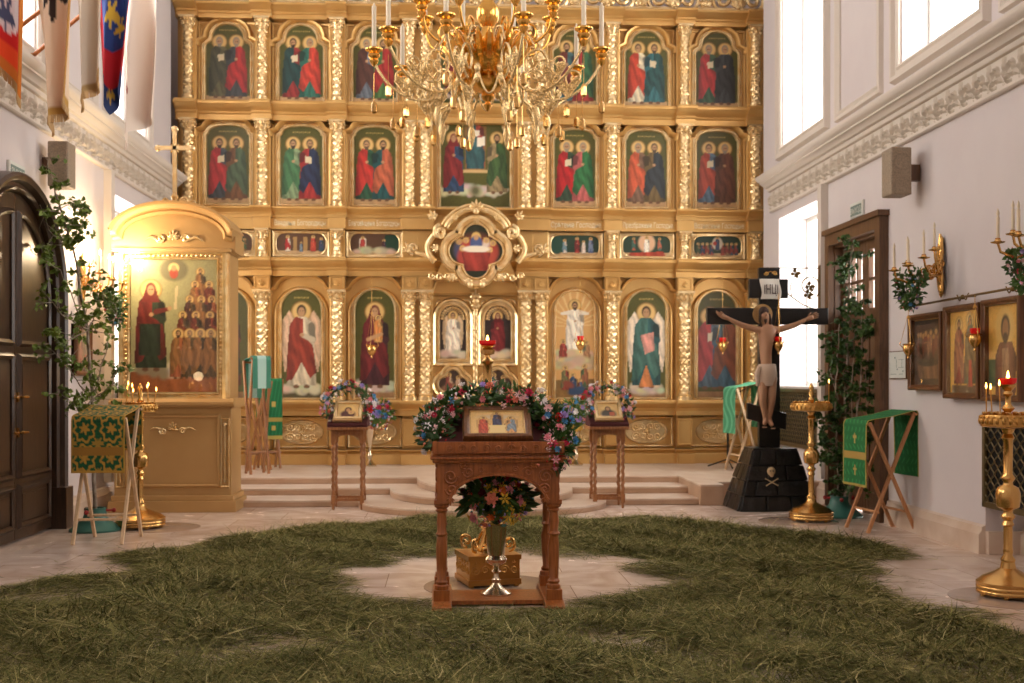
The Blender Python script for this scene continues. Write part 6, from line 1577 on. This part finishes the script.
flag(8.7, -3.44, -3.06, 5.1, 1.32, f1, 'red and white church banner with green leaf emblem and gold fringe, nearest the camera', 1.6, .05, -.45, taper=.25)
flag(9.62, -3.40, -2.98, 5.0, 1.32, f2, 'cream church banner with dark emblem and gold fringe, hanging in a narrow fold', 1.6, .08, .22, taper=.55, skew=.02)
flag(10.1, -3.20, -2.92, 5.1, 1.10, f5, 'short off-white banner with silvery fringe hanging between cream and red ones', 1.6, .06, .25, taper=.25)
flag(10.6, -3.18, -2.76, 5.2, 1.08, f3, 'red and blue church banner with yellow emblem', 1.5, .06, 0, False, taper=.55, vee=.22, skew=-.06)
flag(11.25, -3.18, -2.80, 5.3, 1.42, f4, 'large plain white church banner, farthest along the left wall', 1.3, .11, .30, False, .05, taper=.2)
# ------------------------------------------------------------------ chandelier
CX, CY, CZ = .34, 9.6, 4.05
ch = thing('chandelier', 'large gilded many-armed chandelier hanging in the middle of the nave', 'chandelier', (CX, CY, CZ))
mb = MB()
mb.lathe([(.004, -.30), (.02, -.28), (.035, -.25), (.02, -.22), (.045, -.2), (.06, -.18), (.05, -.15), (.10, -.13), (.17, -.09), (.20, -.05), (.16, -.03), (.17, 0)], n=28, fn=lambda a, z: 1+(.05*sin(12*a) if -.16 < z < -.04 else 0))
mb.M = T((0, 0, .07)) @ SCL(1.25, 1.25, 1.1)
for k in range(20):
    a = 2*PI*k/20; mb.tube([(.08*cos(a), .08*sin(a), -.14), (.16*cos(a), .16*sin(a), -.12), (.205*cos(a), .205*sin(a), -.04)], [.008, .012, .007], 6)
mb.M = None
mb.build('lower_bowl', M['chgold'], ch, smooth=50)
mb = MB()
for k in range(24):
    a = 2*PI*k/24; mb.tube([(.21*cos(a), .21*sin(a), .08), (.29*cos(a), .29*sin(a), .15), (.35*cos(a), .35*sin(a), .24), (.37*cos(a), .37*sin(a), .30)], [.03, .04, .03, .006], 6)
mb.lathe([(.17, -.03), (.21, .0), (.235, .05), (.27, .11), (.285, .12), (.26, .13), (.2, .08), (.1, .1), (.07, .16), (.12, .2), (.13, .26), (.08, .3), (.05, .4), (.09, .46), (.1, .55), (.05, .62), (.04, .8), (.06, .85), (.03, .9), (.025, 1.5)], n=30, fn=lambda a, z: 1+.04*sin(15*a)*(1 if .0 < z < .12 else 0)); mb.build('crown_bowl', M['chgold'], ch, smooth=50)
mb = MB(); mb.lathe([(.012, 1.4), (.012, HZ-CZ)], n=8)
for k in range(40): z = 1.5+k*.085; mb.lathe([(.012, z), (.022, z+.03), (.012, z+.06)], n=8)
mb.build('chain', M['brassdark'], ch)
def filigree_leaf(mb, x, z, w, h, tilt=0, y=0):
    """openwork wing-shaped plate, in the local x-z plane"""
    for sx in (-1, 1):
        out = [(x+sx*w*t*(1.05-.25*t), y+.01*sin(9*t), z+h*(1.3*t-.75*t*t)-.0) for t in [i/8 for i in range(9)]]
        low = [(x+sx*w*t*.9, y, z-h*.55*(1-t)*(1-.2*t)+h*.35*t) for t in [i/8 for i in range(9)]]
        for i in range(8): mb.add([out[i], out[i+1], low[i+1], low[i]], [(0, 1, 2, 3)])
        mb.tube(out, .008, 5); mb.tube(low, .008, 5)
        for k in range(14): t = R.uniform(.1, .95); f = R.random(); p = [out[int(t*8)][i]*f+low[int(t*8)][i]*(1-f) for i in range(3)]; mb.ball((p[0], p[1]-.008, p[2]), .012, 5, 4); mb.ball((p[0], p[1]+.008, p[2]), .010, 5, 4)
def make_arm(parent, rad, zc, cand, big):
    a = bpy.data.objects.new('arm', None); COL.objects.link(a); a.parent = parent
    r0 = .17
    mb = MB()
    pts = [(r0, 0, .0), (r0+.12, 0, -.10), (rad*.48, 0, -.20), (rad*.68, 0, -.19), (rad*.86, 0, -.08), (rad*.97, 0, .06), (rad, 0, zc)]
    if not big: pts = [(.1, 0, .3), (.2, 0, .22), (rad*.6, 0, .2), (rad*.9, 0, .3), (rad, 0, zc)]
    S = []
    for i in range(len(pts)-1):
        for k in range(4):
            p0, p1, p2, p3 = (Vector(pts[max(0, min(len(pts)-1, i+d))]) for d in (-1, 0, 1, 2)); t = k/4
            S.append(.5*((2*p1)+(-p0+p2)*t+(2*p0-5*p1+4*p2-p3)*t*t+(-p0+3*p1-3*p2+p3)*t**3))
    S.append(Vector(pts[-1])); mb.tube(S, .012, 8)
    if big:
        mb.tube(scroll(rad*.50, .02, .15, 1.5, -PI/2, 1, 0, 30, .2), .010, 7); mb.tube(scroll(rad*.76, -.02, .085, 1.4, -PI/2, -1, 0, 26, .2), .009, 7); mb.tube(scroll(rad*.36, .20, .10, 1.4, PI/2, 1, 0, 26, .2), .009, 7)
        mb.tube([(rad*.5, 0, .17), (rad*.42, 0, .3), (rad*.3, 0, .33), (rad*.22, 0, .25)], .009, 7)
    else: mb.tube(scroll(rad*.6, .32, .1, 1.4, -PI/2, 1, 0, 24, .2), .010, 7)
    mb.build('branch', M['filigree'] if big else M['chgold'], a, smooth=50)
    mb = MB(); z = zc
    mb.lathe([(.014, z-.05), (.034, z-.02), (.04, z-.005), (.03, z+.01), (.05, z+.03), (.052, z+.045), (.036, z+.055), (.06, z+.075), (.074, z+.083), (.074, z+.092), (.034, z+.095), (.03, z+.11)], (rad, 0, 0), 18); mb.build('candle_cup', M['chgold'], a, smooth=50)
    mb = MB(); mb.tube([(rad, 0, z+.09), (rad, 0, z+.09+cand)], .019, 10); mb.tube([(rad, 0, z+.09+cand), (rad, 0, z+.12+cand)], [.012, .004], 8); mb.build('candle', M['candle'], a)
    if big:
        mb = MB(); filigree_leaf(mb, rad*.70, -.10, .13, .17); filigree_leaf(mb, rad*.52, -.28, .10, .13); mb.lathe([(.003, -.52), (.02, -.46), (.035, -.40), (.028, -.36), (.01, -.31)], (rad*.52, 0, 0), 8, lambda a_, z_: 1+.2*sin(4*a_)); mb.build('filigree_plate', M['filigree'], a, smooth=50)
        for dx, dz in ((rad, -.26), (rad*.83, -.40), (rad*.62, -.46)):
            mb = MB(); mb.lathe([(.004, dz-.06), (.014, dz-.055), (.026, dz-.045), (.026, dz+.02), (.012, dz+.045), (.004, dz+.05)], (dx, 0, 0), 6); mb.tube([(dx, 0, dz+.04), (dx, 0, dz+.28)], .0025, 4)
            mb.build('pendant_drop', M['brass'], a, smooth=30)
    return a
arm = make_arm(ch, .95, .13, .36, True); NA = 10
for k in range(NA):
    a = arm if k == 0 else copy_tree(arm, ch)
    a.rotation_euler = (0, 0, 2*PI*k/NA-PI/2+PI/NA-.06)
arm2 = make_arm(ch, .58, .46, .3, False)
for k in range(8):
    a = arm2 if k == 0 else copy_tree(arm2, ch)
    a.rotation_euler = (0, 0, 2*PI*k/8+.35)
# festoon ring and pendants under the bowl
fp = None
for k in range(10):
    if fp is None:
        mb = MB(); mb.M = T((.34, 0, 0))
        n = 10; mb.M = Matrix()
        a0, a1 = 0, 2*PI/10
        mb.tube([(.30*cos(a0+(a1-a0)*i/n), .30*sin(a0+(a1-a0)*i/n), -.02-.20*sin(PI*i/n)) for i in range(n+1)], .010, 7); mb.ball((.30, 0, -.01), .03, 8, 6, (1, 1, 1.4)); mb.lathe([(.004, -.13), (.02, -.11), (.028, -.08), (.012, -.05), (.01, -.02)], (.30, 0, 0), 8)
        mb.tube([(.30, 0, -.02), (.22, 0, .02), (.19, 0, .0)], .008, 6)
        fp = mb.build('festoon', M['filigree'], ch, smooth=50); c = fp
    else: c = fp.copy(); COL.objects.link(c)
    c.rotation_euler = (0, 0, 2*PI*k/10)

# ------------------------------------------------------------------ cut grass strewn on the floor
OUT = [(-3.3, 5.0), (-3.1, 7.4), (-3.35, 8.6), (-2.75, 8.75), (-2.45, 9.2), (-2.85, 9.9), (-2.2, 10.6), (-1.9, 11.2), (-1.35, 12.0), (-.6, 12.35), (.1, 12.45), (1.0, 12.35), (2.0, 12.3), (2.8, 11.8), (3.3, 11.0), (4.0, 10.1), (3.75, 9.4), (3.15, 8.8), (3.0, 7.9), (3.25, 7.2), (3.5, 6.4), (3.7, 5.0)]
OA = np.array(OUT)
def inside(x, y, poly):
    r = np.zeros(x.shape, bool); n = len(poly)
    for i in range(n):
        x1, y1 = poly[i]; x2, y2 = poly[i-1]
        if y1 == y2: continue
        r ^= ((y1 > y) != (y2 > y)) & (x < (x2-x1)*(y-y1)/(y2-y1)+x1)
    return r
def edge_dist(x, y, poly):
    d = np.full(x.shape, 9.)
    for i in range(len(poly)):
        x1, y1 = poly[i-1]; x2, y2 = poly[i]; dx, dy = x2-x1, y2-y1
        t = np.clip(((x-x1)*dx+(y-y1)*dy)/(dx*dx+dy*dy), 0, 1); d = np.minimum(d, np.hypot(x-x1-t*dx, y-y1-t*dy))
    return d
KX_ = NR.normal(size=(14, 2))*1.6; KP = NR.uniform(0, 6.28, 14)
def noise2(x, y):
    v = 0
    for (a, b), p in zip(KX_, KP): v = v+np.sin(a*x+b*y+p)
    return v/math.sqrt(14)
def clearing(x, y):
    """>0 inside the swept oval round the lectern, in metres-ish"""
    d = 1-np.hypot((x-.42)/1.22, (y-8.85)/1.35); lec_ = np.minimum(.62-np.abs(x-.33), np.minimum(y-7.50, 8.4-y))
    d = np.where(y < 7.55+.10*np.sin(x*5), -1, d)
    return np.maximum(d, lec_)
def depth_of(x, y):
    w = inside(x, y, OUT); e = edge_dist(x, y, OUT); e = np.where(w, e, -e)
    k = np.clip((e+.14+.13*noise2(x*2.2, y*2.2))/.35, 0, 1)
    c = clearing(x, y); k = k*np.clip(.35-c*2.4+.25*noise2(x*3, y*3), 0, 1) if True else k
    bare = np.clip(1.3-1.15*np.exp(-(((x+2.75)/.55)**2+((y-8.1)/.5)**2)), 0, 1)*np.clip(1.25-np.exp(-(((x-1.0)/.35)**2+((y-6.6)/.22)**2)), 0, 1)*np.clip(1.2-np.exp(-(((x+1.0)/.5)**2+((y-6.45)/.3)**2)), 0, 1)
    return k*bare
NB = 230000
x = NR.uniform(-3.7, 4.3, NB*3); y = NR.uniform(4.9, 12.7, NB*3)
dn = depth_of(x, y); keep = NR.uniform(0, 1, NB*3) < dn*(.74+.30*np.clip(noise2(x*3.1+5, y*3.1)*1.2, -1, 1))*.95+.004*(edge_dist(x, y, OUT) < .5)*(clearing(x, y) < .4)
x, y, dn = x[keep][:NB], y[keep][:NB], dn[keep][:NB]; n = len(x)
clump = np.clip(noise2(x*2.6+3, y*2.6+1)*.5+.5, 0, 1)
zz = (.004+.085*dn*clump*NR.uniform(0, 1, n)**1.1)
ang = noise2(x*1.6, y*1.6)*1.8+NR.normal(size=n)*.8; Lh = NR.uniform(.07, .24, n)*NR.choice([1, 1, 1, 1.7], n)
curv = NR.normal(size=n)*.9; lift = NR.normal(size=n)*.075*np.clip(dn, .1, 1); wd = NR.uniform(.0012, .0036, n)
SEG = 4; ts = np.linspace(-.5, .5, SEG+1); Vt = np.empty((n, SEG+1, 2, 3), np.float32)
for k, t in enumerate(ts):
    aa = ang+curv*t; px = x+Lh*t*np.cos(ang+curv*t*.5); py = y+Lh*t*np.sin(ang+curv*t*.5)
    pz = np.clip(zz+lift*Lh*t*4+.25*Lh*Lh*(.25-t*t), .003, .17); w = wd*(1-1.5*abs(t))
    nx, ny = -np.sin(aa), np.cos(aa); tw = NR.uniform(-.6, .6, n)
    for q, sg in ((0, -1), (1, 1)):
        Vt[:, k, q, 0] = px+sg*w*nx; Vt[:, k, q, 1] = py+sg*w*ny; Vt[:, k, q, 2] = pz+sg*w*tw
V = Vt.reshape(-1, 3); per = (SEG+1)*2
base = (np.arange(n)*per)[:, None, None]; quad = np.array([[2*k, 2*k+1, 2*k+3, 2*k+2] for k in range(SEG)])[None]
F = (base+quad).reshape(-1, 4)
pal = np.array([s2l(c) for c in ((106, 106, 56), (130, 126, 72), (80, 84, 42), (160, 150, 96), (190, 178, 124), (110, 98, 56), (56, 58, 30))])
ci = NR.choice(len(pal), n, p=[.24, .20, .2, .12, .06, .1, .08]); colr = pal[ci]*NR.uniform(.8, 1.15, n)[:, None]
me = bpy.data.meshes.new('cut_grass'); nv = len(V); nf = len(F)
me.vertices.add(nv); me.vertices.foreach_set('co', V.ravel()); me.loops.add(nf*4); me.loops.foreach_set('vertex_index', F.ravel().astype(np.int32)); me.polygons.add(nf); me.polygons.foreach_set('loop_start', np.arange(0, nf*4, 4, dtype=np.int32)); me.polygons.foreach_set('loop_total', np.full(nf, 4, dtype=np.int32))
me.update(calc_edges=True); me.materials.append(M['hay'])
hay = bpy.data.objects.new('cut_grass', me); COL.objects.link(hay)
setcol(hay, np.repeat(colr, per, axis=0)); tag(hay, 'loose green cut grass strewn in a wide ring over the marble floor', 'grass', None, 'stuff')

# ------------------------------------------------------------------ light
W = bpy.data.worlds.new('World'); SC.world = W; W.use_nodes = True
bg = W.node_tree.nodes['Background']; bg.inputs['Color'].default_value = (1.0, .962, .918, 1); bg.inputs['Strength'].default_value = WORLD
def portal(loc, sx, sz, d):
    L = bpy.data.lights.new('window_portal', 'AREA'); L.shape = 'RECTANGLE'; L.size = sx; L.size_y = sz; L.cycles.is_portal = True
    o = bpy.data.objects.new('window_portal', L); COL.objects.link(o); o.location = loc; o.rotation_euler = Vector(d).to_track_quat('-Z', 'Y').to_euler(); return o
for (px, py, pz, wy, wz, sd) in PORT: portal((px, py, pz), wy, wz, (-sd, 0, 0))
portal((XR+.3, 12.8, 2.65), 1.4, .7, (-1, 0, 0))
def lamp(name, loc, power, col, r=.05):
    L = bpy.data.lights.new(name, 'POINT'); L.energy = power; L.color = col; L.shadow_soft_size = r
    o = bpy.data.objects.new(name, L); COL.objects.link(o); o.location = loc; return o
WARM = (1, .66, .34)
for a, b in ((.40, -.16), (.43, .10), (.27, -.20), (.25, .22)): lamp('sconce_bulb', (-4.04+a, 12.95+b, 2.93), 20, (1, .76, .48), .03)
for c in (CSR, CSL): lamp('candle_light', (c[0]-.02, c[1], 1.56), 2.5, WARM, .06)

cam = bpy.data.cameras.new('camera'); cam.sensor_width = 36; cam.lens = 1150/1024*36; cam.shift_y = 39.5/1024; cam.clip_end = 200
co = bpy.data.objects.new('camera', cam); COL.objects.link(co); co.location = (0, 0, 1.5); co.rotation_euler = (PI/2, 0, -math.atan(65/1150))
cam.dof.use_dof = True; cam.dof.focus_distance = 7.7; cam.dof.aperture_fstop = 2.8
SC.camera = co
SC.view_settings.view_transform = 'Standard'; SC.view_settings.look = 'None'; SC.view_settings.gamma = 1; SC.view_settings.use_curve_mapping = False
SC.view_settings.exposure = EXPO
SC.cycles.max_bounces = 10; SC.cycles.diffuse_bounces = 6; SC.cycles.glossy_bounces = 4; SC.cycles.transparent_max_bounces = 12; SC.cycles.sample_clamp_indirect = 8; SC.cycles.use_denoising = True
SC.cycles.caustics_reflective = False; SC.cycles.caustics_refractive = False
